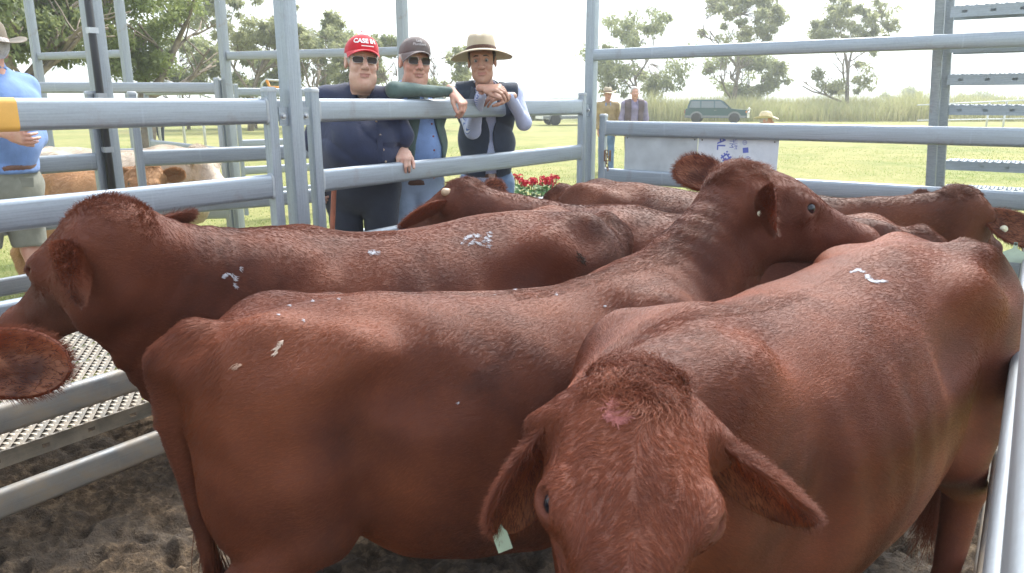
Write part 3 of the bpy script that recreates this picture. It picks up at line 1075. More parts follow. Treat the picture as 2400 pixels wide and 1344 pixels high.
        s = (P - n0.astype(f32)) @ ax
        fold = np.sin(s * 95 + 3 * np.sin(z * 9)) * 0.0022 * wr * np.clip((s - 0.12) / 0.1, 0, 1) * np.clip((np.linalg.norm(occ - n0) - s) / 0.12, 0, 1)
        dn = dn + fold
        d = smin(d, dn, 0.10)
        d = smin(d, head(P), 0.055)
        # legs
        P = Pb
        for L in legs:
            sg, pts, rr = L
            for i in range(len(pts) - 1):
                d = smin(d, d_cone(P, pts[i], pts[i + 1], rr[i], rr[i + 1]), 0.05 if i == 0 else 0.025)
        # tail
        tp = [(-0.715 * ST, 0, 1.125), (-0.765 * ST, 0, 1.070), (-0.782 * ST, 0.0, 0.92), (-0.750 * ST, 0.01, 0.62), (-0.735 * ST, 0.015, 0.44)]
        tr = (0.060, 0.056, 0.044, 0.030, 0.020)
        for i in range(4):
            d = smin(d, d_cone(P, tp[i], tp[i + 1], tr[i], tr[i + 1]), 0.045 if i < 2 else 0.01)
        # slow unevenness of flesh
        d = d + 0.005 * np.sin(x * 11 + 1.3) * np.sin(y * 13 + z * 7) + 0.002 * np.sin(x * 31 + z * 17) * np.sin(z * 23 - y * 19)
        return d
    return fn, HM, occ

def stand_legs(rs):
    L = []
    for s in (-1, 1):
        j = rs.uniform(-0.07, 0.07)
        L.append((s, [(-0.50 * ST, s * 0.15, 0.78), (-0.46 * ST + j * .4, s * 0.165, 0.64), (-0.655 * ST + j, s * 0.150, 0.445), (-0.610 * ST + j, s * 0.150, 0.13), (-0.575 * ST + j, s * 0.150, 0.04)],
                  (0.140, 0.105, 0.056, 0.037, 0.048)))
        j = rs.uniform(-0.06, 0.06)
        L.append((s, [(0.50 * ST, s * 0.16, 0.76), (0.43 * ST + j * .3, s * 0.165, 0.64), (0.475 * ST + j, s * 0.145, 0.38), (0.475 * ST + j, s * 0.145, 0.12), (0.50 * ST + j, s * 0.145, 0.04)],
                  (0.105, 0.080, 0.048, 0.032, 0.045)))
    return L

def ear_mesh(base, out, face, length, width, cup=0.5, droop=0.0, fold=0.0, n=22, m=13):
    """Leaf-shaped cupped ear with thickness. out: root-to-tip direction; face: direction the opening looks."""
    out = unit(out); face = unit(face - out * np.dot(face, out)); side = np.cross(out, face)
    Vs = []
    for layer in (0, 1):
        for i in range(n):
            t = i / (n - 1)
            w = width * (0.30 + 0.70 * math.sin(min(1, t / 0.52) * math.pi / 2)) if t < 0.52 else width * math.sqrt(max(0.0, 1 - ((t - 0.52) / 0.48) ** 2.3))
            w = max(w, 0.002) * 0.5
            ctr = base + out * (length * t) + np.array((0, 0, -1.0)) * droop * length * t * t
            c = cup * (1 - 0.55 * t)
            for j in range(m):
                u = j / (m - 1) * 2 - 1
                a = u * (0.25 + 1.25 * c)
                rr = w / max(math.sin(min(1.45, 0.25 + 1.25 * c)), 0.3)
                p = ctr + side * (rr * math.sin(a)) + face * (rr * (1 - math.cos(a)) - rr * 0.3 * c)
                p = p + face * (fold * width * u * t + 0.0035 * math.cos(9.5 * u) * math.sin(math.pi * min(1, t * 1.1)) * (1 - u * u))
                th = 0.0065 * (1 - 0.5 * abs(u)) * (1 - 0.4 * t) + 0.0020
                nrm = unit(-side * math.sin(a) + face * math.cos(a))
                Vs.append(p + nrm * (th if layer == 0 else -th))
    Vs = np.array(Vs)
    F = []
    for layer in (0, 1):
        o = layer * n * m
        for i in range(n - 1):
            for j in range(m - 1):
                q = (o + i * m + j, o + i * m + j + 1, o + (i + 1) * m + j + 1, o + (i + 1) * m + j)
                F.append(q if layer == 0 else q[::-1])
    o = n * m
    for i in range(n - 1):
        F.append((i * m, (i + 1) * m, o + (i + 1) * m, o + i * m))
        F.append((i * m + m - 1, o + i * m + m - 1, o + (i + 1) * m + m - 1, (i + 1) * m + m - 1))
    for j in range(m - 1):
        F.append(((n - 1) * m + j, (n - 1) * m + j + 1, o + (n - 1) * m + j + 1, o + (n - 1) * m + j))
    F = np.array(F)
    # the faces must look outwards
    a, b, c = Vs[F[0, 0]], Vs[F[0, 1]], Vs[F[0, 2]]
    mid = (n // 2 - 1) * (m - 1) + m // 2
    a, b, c = Vs[F[mid, 0]], Vs[F[mid, 1]], Vs[F[mid, 2]]
    if np.dot(np.cross(b - a, c - a), face) < 0: F = F[:, ::-1]
    return Vs.astype(f32), F.astype(np.int32), n * m

COWS = {}
def cow(label, tail_xy, wither_xy, s, poll, HF, HU, hs, ears, coat="red", group="red cattle in the pen", hairs=60000, voxel=0.0125,
        hvox=0.0075, girth=1.0, dewlap=1.0, wr=1.0, nk=1.12, sag=0.0, hw=1.0, name="cow", tuft=1.0, seed=1, hair_r=0.0007, hlen=0.0105, tip=0.0):
    """tail_xy fixes the tail head, wither_xy the direction the back runs; poll/HF/HU in world space."""
    mats = COATS[coat] if isinstance(coat, str) else coat
    skin, hairm = mats
    t = np.array((*tail_xy, 0.0)); w = np.array((*wither_xy, 0.0))
    f = unit(w - t)
    rz = math.atan2(f[1], f[0])
    org = t + f * (0.72 * ST * s)
    root = empty(name, tuple(org), rz)
    tag(root, label, "cow" if name == "cow" else name, group)
    Rm = np.array(((f[0], f[1], 0), (-f[1], f[0], 0), (0, 0, 1.0)))     # world -> local rotation
    toL = lambda p: (Rm @ (np.asarray(p, float) - org)) / s
    pl = toL(poll); hf = Rm @ unit(HF); hu = Rm @ unit(HU)
    rs = np.random.default_rng(seed)
    fn, HM, occ = cow_sdf(pl, hf, hu, hs / s, stand_legs(rs), girth, dewlap, wr, nk, sag, hw)
    hc = pl + HM[0] * 0.2 * hs / s - HM[2] * 0.07 * hs / s
    lo = np.minimum(np.array((-0.98, -0.42, -0.02)), hc - 0.36 * hs / s)
    hi = np.maximum(np.array((0.98, 0.42, 1.32)), hc + 0.36 * hs / s)
    B = surface(fn, lo, hi, voxel / s)
    sep = lambda Q: (Q - (pl + HM[0] * 0.02)) @ unit(HM[0] * 0.8 + unit(hc - occ) * 0.2)
    ax = unit(hc - np.array((0.5 * ST, 0, 0.95)))
    cut = float((pl - HM[2] * 0.07 * hs / s) @ ax) - 0.06
    hb = (hc - 0.36 * hs / s, hc + 0.36 * hs / s)
    B0 = B
    inbox = lambda Q, m: ((Q > hb[0] + m) & (Q < hb[1] - m)).all(1)
    sB = B[0] @ ax - cut
    Bk = keep_faces(*B, ~((sB > 0.0) & inbox(B[0], 0.03)))
    H = surface(fn, hb[0], hb[1], hvox / s)
    Hk = keep_faces(*H, ((H[0] @ ax - cut) > -0.02) & inbox(H[0], 0.012))
    Vx, F = join(Bk, Hk)
    Vx = Vx * s
    hp = lambda q: (pl + (np.asarray(q, float) * np.array((1, hw, 1)) * (hs / s)) @ HM) * s     # head coords -> object space
    me = np_mesh("body", Vx, F)
    me.materials.append(skin); me.materials.append(M_NOSE); me.materials.append(M_HOOF)
    ctr = Vx[F].mean(1)
    mi = np.zeros(len(F), np.int32)
    mi[np.linalg.norm(ctr - hp((0.462, 0, -0.085)), axis=1) < 0.052 * hs] = 1
    mi[ctr[:, 2] < 0.055 * s] = 2
    me.polygons.foreach_set("material_index", mi)
    body = link("body", me, None, root)
    # eyes
    for sg in (-1, 1):
        c = hp((0.180, sg * 0.0860, -0.029))
        e = MB().lathe([(0.0, -1), (0.5, -0.87), (0.87, -0.5), (1, 0), (0.87, 0.5), (0.5, 0.87), (0.0, 1)], 14).build("eye", M_EYE, root, True)
        e.location = c; e.scale = (0.0172 * hs,) * 3
    # ears
    cloud = [sample_faces(Vx, F, hairs, seed + 3, lambda C, N: np.where(C[:, 2] > 0.30 * s, 1.0, 0.15) * np.where(np.linalg.norm(C - hp((0.46, 0, -0.085)), axis=1) < 0.055 * hs, 0.03, 1)
        * np.where(np.minimum(np.linalg.norm(C - hp((0.183, 0.10, -0.028)), axis=1), np.linalg.norm(C - hp((0.183, -0.10, -0.028)), axis=1)) < 0.026 * hs, 0.0, 1))]
    earparts = []; ears_w = []
    for sg, spec in zip((1, -1), ears):
        if spec is None: continue
        out, face, ln, wd, cup, droop = spec[:6]
        b = hp((0.034, sg * 0.096, -0.048))
        Ve, Fe, nm = ear_mesh(b, Rm @ unit(out), Rm @ unit(face), ln, wd, cup, droop)
        m2 = np_mesh("ear", Ve, Fe)
        m2.materials.append(M_EAR_OUT if isinstance(coat, str) else skin); m2.materials.append(M_EAR_IN)
        inner = (Fe < nm).all(1)
        m2.polygons.foreach_set("material_index", inner.astype(np.int32))
        link("ear", m2, None, root)
        fdir = Rm @ unit(face)
        Pe, Ne = sample_faces(Ve, Fe, 6000, seed + 9 + sg, lambda C, N: np.where(N @ fdir > 0.15, 0.22, 1.0))
        ears_w.append(Ve @ Rm.astype(f32) + org.astype(f32))
        earparts.append((Pe, Ne, Rm @ unit(out), np.broadcast_to(b, Pe.shape), ln, Rm @ unit(face)))
    # short coat lying back along the body
    P, N = cloud[0]
    flow = np.zeros_like(P); flow[:, 0] = -1.0; flow[:, 2] = -0.45 - 0.5 * np.clip(0.9 - P[:, 2] / s, 0, 1)
    flow[:, 1] = 0.25 * np.sign(P[:, 1]) * np.clip(P[:, 2] / s - 1.05, 0, 0.15) / 0.15
    q = (P - pl * s) @ HM.T / hs
    onhead = (q[:, 0] > -0.01) & (np.abs(q[:, 1]) < 0.16) & (q[:, 2] > -0.24) & (q[:, 2] < 0.10) & (q[:, 0] < 0.5)
    hd = HM[0][None, :] * 0.8 + np.sign(q[:, 1:2]) * HM[1][None, :] * 0.5 - 0.25 * HM[2][None, :]
    flow[onhead] = hd[onhead]
    sw = np.stack([np.sin(P[:, 0] * 17 + P[:, 2] * 9), np.sin(P[:, 2] * 15 + 1), np.sin(P[:, 0] * 13 - P[:, 1] * 11)], 1)
    flow = unit(flow) + 0.26 * sw + rs.normal(0, 0.11, P.shape)
    curls = onhead & (q[:, 0] < 0.27) & (q[:, 2] > -0.085)
    sw2 = np.stack([np.sin(P[:, 1] * 95 + P[:, 2] * 60), np.sin(P[:, 2] * 85 + P[:, 0] * 50), np.sin(P[:, 0] * 90 - P[:, 1] * 70)], 1)
    flow[curls] = flow[curls] + 0.55 * sw2[curls]
    flow -= N * (flow * N).sum(1, keepdims=True)
    flow = unit(flow)
    ln = hlen * rs.uniform(0.7, 1.3, len(P)) * (0.75 + 0.5 * hnoise(P[:, 0] * 6, P[:, 2] * 6, seed))
    ln[onhead & ~curls] *= 0.55
    ln[curls] *= 1.0
    ridge = (np.abs(P[:, 1]) < 0.05 * s) & (N[:, 2] > 0.6) & ((P[:, 0] > 0.1 * s) | (P[:, 0] < -0.62 * ST * s)) & ~onhead
    ln[ridge] *= 1.35
    tailh = (P[:, 0] < -0.66 * ST * s) & (P[:, 2] > 0.9 * s)
    ln[tailh] *= 1.7
    lift = np.full((len(P), 1), 0.10); lift[ridge | tailh] = 0.8; lift[curls] = 0.4
    d0 = unit(flow + N * (lift + 0.12))
    hair("coat", root, P, flow, ln, hairm, hair_r, 3, 0.55, 0.0, seed, nrm=d0)
    # tuft on the poll
    if tuft > 0:
        near = (np.linalg.norm((q - np.array((0.0, 0, -0.02))) / np.array((0.085 if tuft < 1.5 else 0.13, 0.075, 0.12)), axis=1) < 1)
        Pt, Nt = P[near], N[near]
        if len(Pt) > 20:
            k = rs.integers(0, len(Pt), int(2600 * tuft))
            Pt, Nt = Pt[k] + rs.normal(0, 0.003, (len(k), 3)), Nt[k]
            cl = np.stack([np.sin(Pt[:, 1] * 60 + Pt[:, 0] * 40), np.sin(Pt[:, 0] * 55 + 1.7), np.sin(Pt[:, 1] * 48 + Pt[:, 2] * 37)], 1)
            if tuft >= 1.5:
                qt = (Pt - pl * s) @ HM.T / hs
                side_ = np.sign(qt[:, 1:2] + rs.normal(0, 0.03, (len(Pt), 1)))
                fl = unit(-0.35 * HM[0] + 0.55 * side_ * HM[1] + 0.12 * HM[2] + 0.5 * cl + 0.12 * Nt + rs.normal(0, 0.2, Pt.shape))
                hair("poll_tuft", root, Pt, fl, 0.022 * rs.uniform(0.3, 1.3, len(Pt)) * np.clip(1.25 - np.linalg.norm((qt - np.array((0.0, 0, -0.02))) / np.array((0.13, 0.075, 0.12)), axis=1), 0.12, 1), hairm, hair_r, 7, 0.5, 0.14, seed, nrm=unit(Nt * 0.9 + fl))
        if len(Pt) > 20 and tuft < 1.5:
            back = HM[0] * (0.5 if tuft < 1.5 else -0.95) + HM[2] * (0.1 if tuft < 1.5 else 0.30)
            fl = back[None, :] + 0.6 * cl + rs.normal(0, 0.22, Pt.shape)
            if tuft < 1.5: fl -= Nt * (fl * Nt).sum(1, keepdims=True) * 0.8
            fl = unit(fl)
            hair("poll_tuft", root, Pt, fl, (0.030 if tuft < 1.5 else 0.060) * rs.uniform(0.4, 1.3, len(Pt)), hairm, hair_r * 1.0, 6, 0.5, 0.20 if tuft < 1.5 else 0.08, seed, nrm=unit(Nt * 0.8 + fl))
    for Pe, Ne, eo, eb, eln, ef in earparts:
        tt = ((Pe - eb) @ eo) / eln
        d = unit(eo[None, :] * 0.8 + Ne * 0.45 + rs.normal(0, 0.22, Pe.shape))
        rim = unit(Pe - eb - np.outer((Pe - eb) @ eo, eo))
        lnE = np.where((Ne @ ef) > 0.3, 0.016, 0.015) * rs.uniform(0.6, 1.4, len(Pe))
        hair("ear_fringe", root, Pe, unit(d + 0.25 * rim), lnE, hairm, hair_r * 0.8, 3, 0.6, 0.0, seed)
    # tail switch
    k = rs.normal(0, 0.01, (900, 3)) * np.array((1, 1, 5))
    Pt = np.array((-0.735 * ST, 0.015, 0.45)) * s + k
    hair("tail_switch", root, Pt, unit(np.array((0.02, 0, -1.0)) + rs.normal(0, 0.13, Pt.shape)), 0.30 * s * rs.uniform(0.6, 1.1, len(Pt)), hairm, 0.0011, 6, 0.8, 0.05, seed)
    COWS[label] = dict(root=root, s=s, hp=hp, Rm=Rm, org=org, V=Vx, F=F, pl=pl * s, HM=HM, ears=ears_w, hairm=hairm)
    return COWS[label]
def A3(px, py, Y): return np.array(at(px, py, Y))

def head_axes(poll, nose, up_hint):
    """Axes of a head whose poll and muzzle stand at these points."""
    d = unit(np.array(nose) - np.array(poll))
    w = np.asarray(up_hint, float); w = unit(w - d * np.dot(w, d))
    a = math.atan2(0.08, 0.46)
    return math.cos(a) * d + math.sin(a) * w, math.cos(a) * w - math.sin(a) * d

def poll_from_eye(px, py, Y, f, u, hs, side):
    """Where the poll stands when that eye shows at the pixel (side +1: the animal's right eye)."""
    u = np.asarray(u, float); f = unit(f); u = unit(u - f * np.dot(u, f)); r = np.cross(f, u)
    return A3(px, py, Y) - hs * (0.18 * f + side * 0.105 * r - 0.028 * u), f, u

# cow standing left to right across the middle, rump nearest
poll = A3(1735, 405, 2.47); nose = A3(2010, 560, 2.55)
f, u = head_axes(poll, nose, (0.35, -0.05, 1.0))
cow("red cow in the middle with its rump nearest and head raised to the back", (-0.79, 1.76), (0.354, 2.19), 0.965, poll, f, u, 1.22,
    (((-0.05, -0.98, -0.10), (0.80, -0.45, 0.05), 0.18, 0.14, 0.60, 0.1), ((-0.70, 0.60, 0.28), (0.35, -0.9, 0.1), 0.22, 0.13, 0.45, 0.0)), hairs=170000, seed=11, tuft=0.8, wr=0.55)
# cow along the left panels, head at the picture's left
poll, f, u = poll_from_eye(72, 640, 1.98, (-0.80, 0.26, -0.56), (-0.55, 0.1, 0.8), 1.18, -1)
cow("red cow along the left panels with a tufted poll and numbers painted on its back", (0.39, 3.06), (-0.90, 2.42), 1.03, poll, f, u, 1.18,
    (((0.5, 0.9, 0.1), (-0.3, -0.2, 0.6), 0.19, 0.11, 0.6, 0.0), ((0.35, -0.75, -0.28), (-0.75, -0.45, -0.35), 0.165, 0.13, 0.9, 0.25)), hairs=150000, coat="mid", seed=12, tuft=2.0, wr=0.7, nk=1.12, dewlap=1.5)
# cow at the front right facing the lens with its head low
f = unit((-0.15, -0.85, -0.51)); u = unit(np.array((0.0, -0.52, 0.86)) - f * np.dot((0.0, -0.52, 0.86), f))
poll = A3(1474, 1204, 1.03) - 1.22 * (0.18 * f - 0.028 * u)
cow("red cow at the front facing the camera with drooping ears and a pink scar", (1.47, 2.37), (0.50, 1.70), 1.04, poll, f, u, 1.22,
    (((-0.42, -0.02, -0.90), (0.62, -0.75, 0.2), 0.250, 0.135, 0.75, 0.0), ((0.74, 0.02, -0.66), (-0.40, -0.62, -0.60), 0.265, 0.13, 0.8, 0.0)), hairs=240000, coat="bright", seed=13, tuft=1.0, hvox=0.0055, wr=0.6, girth=0.85, nk=0.95, sag=0.075, hw=1.07)
# cow behind, head at the left looking over the painted cow
poll = A3(1090, 437, 3.70); nose = poll + unit((-0.55, 0.60, -0.55)) * 0.5
f, u = head_axes(poll, nose, (-0.4, 0.3, 0.9))
cow("red cow with stubby pale horn behind the painted cow, head towards the men", (1.68, 3.02), (0.41, 3.46), 0.99, poll, f, u, 1.15,
    (((0.65, 0.75, 0.12), (0.1, -0.9, 0.2), 0.19, 0.125, 0.5, 0.0), ((-0.80, -0.58, -0.22), (-0.3, 0.5, 0.8), 0.27, 0.14, 0.35, 0.1)), hairs=90000, coat="mid", seed=14, hair_r=0.0008, tuft=0.7, wr=0.4, nk=1.0)
# cow at the very back, head by the gate
poll = A3(2252, 456, 3.60); nose = poll + unit((0.62, 0.45, -0.60)) * 0.5
f, u = head_axes(poll, nose, (0.5, 0.3, 0.8))
cow("red cow farthest back by the gate, its tagged ear at the right edge", (0.30, 4.50), (1.60, 3.82), 1.0, poll, f, u, 1.15,
    (((0.74, -0.50, -0.46), (-0.25, -0.80, 0.45), 0.27, 0.15, 0.30, 0.0), ((-0.1, 1.0, 0.0), (0.8, 0.2, 0.2), 0.18, 0.11, 0.5, 0.0)), hairs=80000, coat="plum", seed=15, hair_r=0.0009, tuft=0.7, wr=0.3, nk=0.85, girth=0.85)
# cow outside the frame at the left: only its ear shows
poll = np.array((-1.30, 1.47, 1.20)); f, u = unit((0.1, -0.75, -0.65)), unit((0.05, -0.65, 0.75))
cow("red cow at the lower left of which only one broad ear shows", (-2.55, 0.35), (-1.75, 1.10), 1.0, poll, f, u, 1.15,
    (((-1.0, 0.05, 0.0), (0.0, -0.9, 0.35), 0.24, 0.14, 0.45, 0.05), ((1.0, 0.05, -0.02), (0.05, -0.9, 0.35), 0.25, 0.145, 0.62, 0.05)), hairs=15000, seed=16, voxel=0.02)
# ------------------------------------------------------------------ people
def skin_mat(name, col, red):
    t = NT(name)
    c = t.coord("Object")
    n = t.noise(c, 26, 4, 0.6); n2 = t.noise(c, 120, 3, 0.6)
    col = t.ramp(n, [(0.30, red), (0.62, col)])
    t.set(Base_Color=t.mix(t.ramp(n2, [(0.5, 0.0), (0.75, 0.25)]), col, tuple(q * 0.75 for q in red)), Roughness=0.5)
    t.b.inputs["Subsurface Weight"].default_value = 0.08
    t.b.inputs["Subsurface Radius"].default_value = (0.01, 0.004, 0.002)
    t.bump(n2, 0.15, 0.002)
    return t.m
M_SKIN1 = skin_mat("fair_skin", (0.56, 0.36, 0.28), (0.52, 0.28, 0.21))
M_SKIN2 = skin_mat("ruddy_skin", (0.54, 0.32, 0.24), (0.50, 0.24, 0.18))
M_SKIN3 = skin_mat("tanned_skin", (0.47, 0.28, 0.20), (0.41, 0.21, 0.15))
def cloth(name, col, var=0.25, stripe=None, scale=9.0, bump=0.5, rough=0.85):
    t = NT(name)
    c = t.coord("Object")
    n = t.noise(c, scale, 4, 0.55, 0.3); w = t.noise(c, 260, 2)
    base = t.ramp(n, [(0.3, tuple(q * (1 - var) for q in col)), (0.7, tuple(min(1, q * (1 + var * 0.6)) for q in col))])
    if stripe:
        wv = t.node("ShaderNodeTexWave", wave_type='BANDS', bands_direction='DIAGONAL')
        wv.inputs["Scale"].default_value = stripe[1]; wv.inputs["Distortion"].default_value = 0.0; wv.inputs["Detail"].default_value = 1
        t.l.new(t.coord("Object", (1, 1, 0.12)), wv.inputs[0])
        base = t.mix(t.ramp(wv.outputs["Fac"], [(0.52, 0.0), (0.62, 1.0)]), base, stripe[0])
    t.set(Base_Color=base, Roughness=rough)
    t.b.inputs["Sheen Weight"].default_value = 0.15
    t.bump(t.math('ADD', n, t.math('MULTIPLY', w, 0.25)), bump, 0.012)
    return t.m
M_NAVY = cloth("navy_drill", (0.017, 0.024, 0.060))
M_NAVYT = cloth("dark_navy_twill", (0.020, 0.026, 0.042))
M_GREEN = cloth("green_fleece", (0.080, 0.125, 0.115))
M_BLUESH = cloth("pale_blue_shirt", (0.22, 0.34, 0.62))
M_DENIM = cloth("faded_denim", (0.33, 0.43, 0.58), 0.30, scale=5)
M_DENIM2 = cloth("blue_denim", (0.13, 0.21, 0.34), 0.4, scale=6)
M_VEST = cloth("navy_vest", (0.032, 0.045, 0.072))
M_STRIPE = cloth("striped_shirt", (0.66, 0.68, 0.74), 0.06, ((0.11, 0.18, 0.46), 88))
M_KHAKI = cloth("khaki_shorts", (0.20, 0.205, 0.165))
M_BLUEWORK = cloth("blue_work_shirt", (0.15, 0.26, 0.52))
M_TANKNIT = cloth("tan_jumper", (0.36, 0.27, 0.15))
M_MAUVE = cloth("mauve_shirt", (0.25, 0.22, 0.32))
M_MAUVEV = cloth("brown_mauve_vest", (0.13, 0.10, 0.11))
M_REDCAP = cloth("red_cap", (0.52, 0.012, 0.025), 0.12)
M_GREYCAP = cloth("grey_cap", (0.13, 0.105, 0.10), 0.15)
M_CAPMESH = cloth("dark_cap_back", (0.035, 0.040, 0.05), 0.2)
M_FELT = cloth("fawn_felt", (0.42, 0.35, 0.25), 0.08, bump=0.15)
M_FELT2 = cloth("grey_brown_felt", (0.15, 0.125, 0.09), 0.10, bump=0.15)
M_STRAW = cloth("cream_straw", (0.62, 0.54, 0.36), 0.15, scale=40)
M_BAND = cloth("braided_band", (0.10, 0.045, 0.03), 0.4, scale=120)
M_LEATHER = cloth("brown_leather", (0.13, 0.06, 0.035), 0.3, rough=0.5)
M_HAIRG = cloth("grey_hair", (0.48, 0.46, 0.44), 0.3, scale=60)
M_HAIRD = cloth("dark_hair", (0.05, 0.04, 0.035), 0.3, scale=60)
M_WHITE = plain("white_thread", (0.80, 0.80, 0.80), 0.7, var=0.03)
M_GREYTH = plain("grey_thread", (0.40, 0.38, 0.38), 0.7)
M_LENS = plain("brown_lens", (0.030, 0.018, 0.017), 0.15, spec=0.25)
M_FRAME = plain("silver_frame", (0.6, 0.58, 0.52), 0.25, 0.9)
M_BUTTON = plain("tan_button", (0.45, 0.34, 0.24), 0.4)
M_BUTTON_R = plain("red_button", (0.25, 0.06, 0.05), 0.4)
M_EYEW = plain("eye_white", (0.36, 0.32, 0.30), 0.25)
M_IRIS = plain("iris", (0.06, 0.07, 0.08), 0.1)
M_LIP = plain("lips", (0.42, 0.20, 0.165), 0.5)
M_STICK = plain("red_brown_stick", (0.34, 0.115, 0.065), 0.5, var=0.2)
M_BOOT = cloth("brown_boot", (0.09, 0.055, 0.035), 0.3)

def frame(fwd, up=(0, 0, 1)):
    F_ = unit(fwd); U_ = np.asarray(up, float); U_ = unit(U_ - F_ * np.dot(U_, F_))
    return np.stack([np.cross(F_, U_), F_, U_])          # rows: right-hand side, forward, up

def head_fn(jowl=0.0, long=1.0):
    """Signed distance of a head in head space (x to its right, y forward, z up; metres, origin between the ears)."""
    def fn(P):
        q = P.copy(); q[:, 2] /= long
        a = q.copy(); a[:, 0] = np.abs(a[:, 0])
        d = d_ell(a, (0, -0.012, 0.040), (0.076, 0.096, 0.084))
        d = smin(d, d_ell(a, (0, 0.028, -0.028), (0.061, 0.066, 0.090)), 0.03)
        d = smin(d, d_ell(a, (0.026 + 0.012 * jowl, 0.040, -0.075), (0.032, 0.040, 0.032)), 0.03)
        d = smin(d, d_ell(a, (0, 0.070, -0.103), (0.026, 0.022, 0.020)), 0.025)
        if jowl: d = smin(d, d_ell(a, (0.0, 0.020, -0.115), (0.058, 0.055, 0.036)), 0.035)
        d = smin(d, d_cone(a, (0, 0.084, 0.038), (0.045, 0.068, 0.036), 0.012, 0.010), 0.022)        # brow
        d = smin(d, d_ell(a, (0.040, 0.064, -0.026), (0.024, 0.024, 0.022)), 0.02)                   # cheekbone
        d = smax(d, -d_ell(a, (0.031, 0.101, 0.010), (0.020, 0.016, 0.011)), 0.010)                  # socket
        d = smin(d, d_cone(a, (0, 0.092, 0.022), (0, 0.122, -0.026), 0.0085, 0.0145), 0.010)         # nose
        d = smin(d, d_ell(a, (0.014, 0.104, -0.030), (0.010, 0.012, 0.009)), 0.008)
        d = smin(d, d_ell(a, (0, 0.086, -0.052), (0.030, 0.014, 0.018)), 0.015)                      # muzzle of the mouth
        d = smin(d, d_cone(a, (0, 0.099, -0.057), (0.022, 0.090, -0.060), 0.0055, 0.003), 0.006)
        d = smin(d, d_cone(a, (0, 0.097, -0.071), (0.018, 0.090, -0.069), 0.0065, 0.003), 0.006)
        d = smax(d, -d_cone(a, (0, 0.105, -0.0635), (0.028, 0.090, -0.0645), 0.0032, 0.0022), 0.005)
        d = smax(d, -d_cone(a, (0.026, 0.100, -0.026), (0.036, 0.086, -0.056), 0.0034, 0.0022), 0.010)  # smile fold
        d = smin(d, d_ell(a, (0.079, -0.008, 0.000), (0.010, 0.022, 0.034)), 0.010)                  # ear
        d = smax(d, -d_ell(a, (0.090, -0.002, 0.002), (0.008, 0.012, 0.020)), 0.006)
        return d
    return fn

def hand_fn(side, curl=0.6, spread=0.2, thumb=0.5, curls=None):
    """Hand space: x across (towards the thumb), y along the fingers, z out of the back of the hand. Wrist at the origin."""
    segs = []
    fx = (0.030, 0.010, -0.011, -0.031); fl = (0.074, 0.082, 0.076, 0.060); fr = (0.0095, 0.0098, 0.0092, 0.0082)
    for k in range(4):
        c = (curls[k] if curls is not None else curl)
        p = np.array((fx[k], 0.090 - 0.006 * abs(k - 1), 0.0))
        ang = 0.15 * c
        for j, fr_ in enumerate((0.46, 0.31, 0.23)):
            ang += c * (0.75, 0.95, 0.6)[j]
            dirv = np.array((spread * (1.2 - k * 0.8) * 0.25, math.cos(ang), -math.sin(ang)))
            q = p + dirv * fl[k] * fr_ * 1.12
            segs.append((p, q, fr[k] * (1 - 0.08 * j), fr[k] * (0.93 - 0.10 * j)))
            p = q
    t0 = np.array((0.026, 0.022, -0.008)); t1 = np.array((0.050 - 0.012 * (1 - thumb), 0.056, -0.014 - 0.012 * (1 - thumb))); t2 = t1 + np.array((0.014 * thumb, 0.032, -0.010)); t3 = t2 + np.array((0.002, 0.026, -0.008))
    def fn(P):
        q = P.copy(); q[:, 0] *= side
        d = d_tube(q, [(0, -0.03, 0), (0, 0.02, 0), (0, 0.060, 0), (-0.001, 0.090, 0)], (0.026, 0.030, 0.039, 0.040), (0.021, 0.017, 0.014, 0.012), (0, 0, 1))
        d = smin(d, d_ell(q, (0.022, 0.035, -0.010), (0.020, 0.032, 0.015)), 0.012)
        for i, (a, b, ra, rb) in enumerate(segs):
            d = smin(d, d_cone(q, a, b, ra, rb), 0.008 if i % 3 == 0 else 0.003)
        for a, b, ra, rb in ((t0, t1, 0.015, 0.0115), (t1, t2, 0.0115, 0.0105), (t2, t3, 0.0105, 0.0085)):
            d = smin(d, d_cone(q, a, b, ra, rb), 0.006)
        return d
    return fn

def placed(fn, lo, hi, h, M, o, scale=1.0):
    """Mesh of fn (its own space) carried to world: rows of M are its axes, o its origin."""
    Vx, F = surface(fn, lo, hi, h)
    return ((Vx * scale) @ np.asarray(M) + o).astype(f32), F

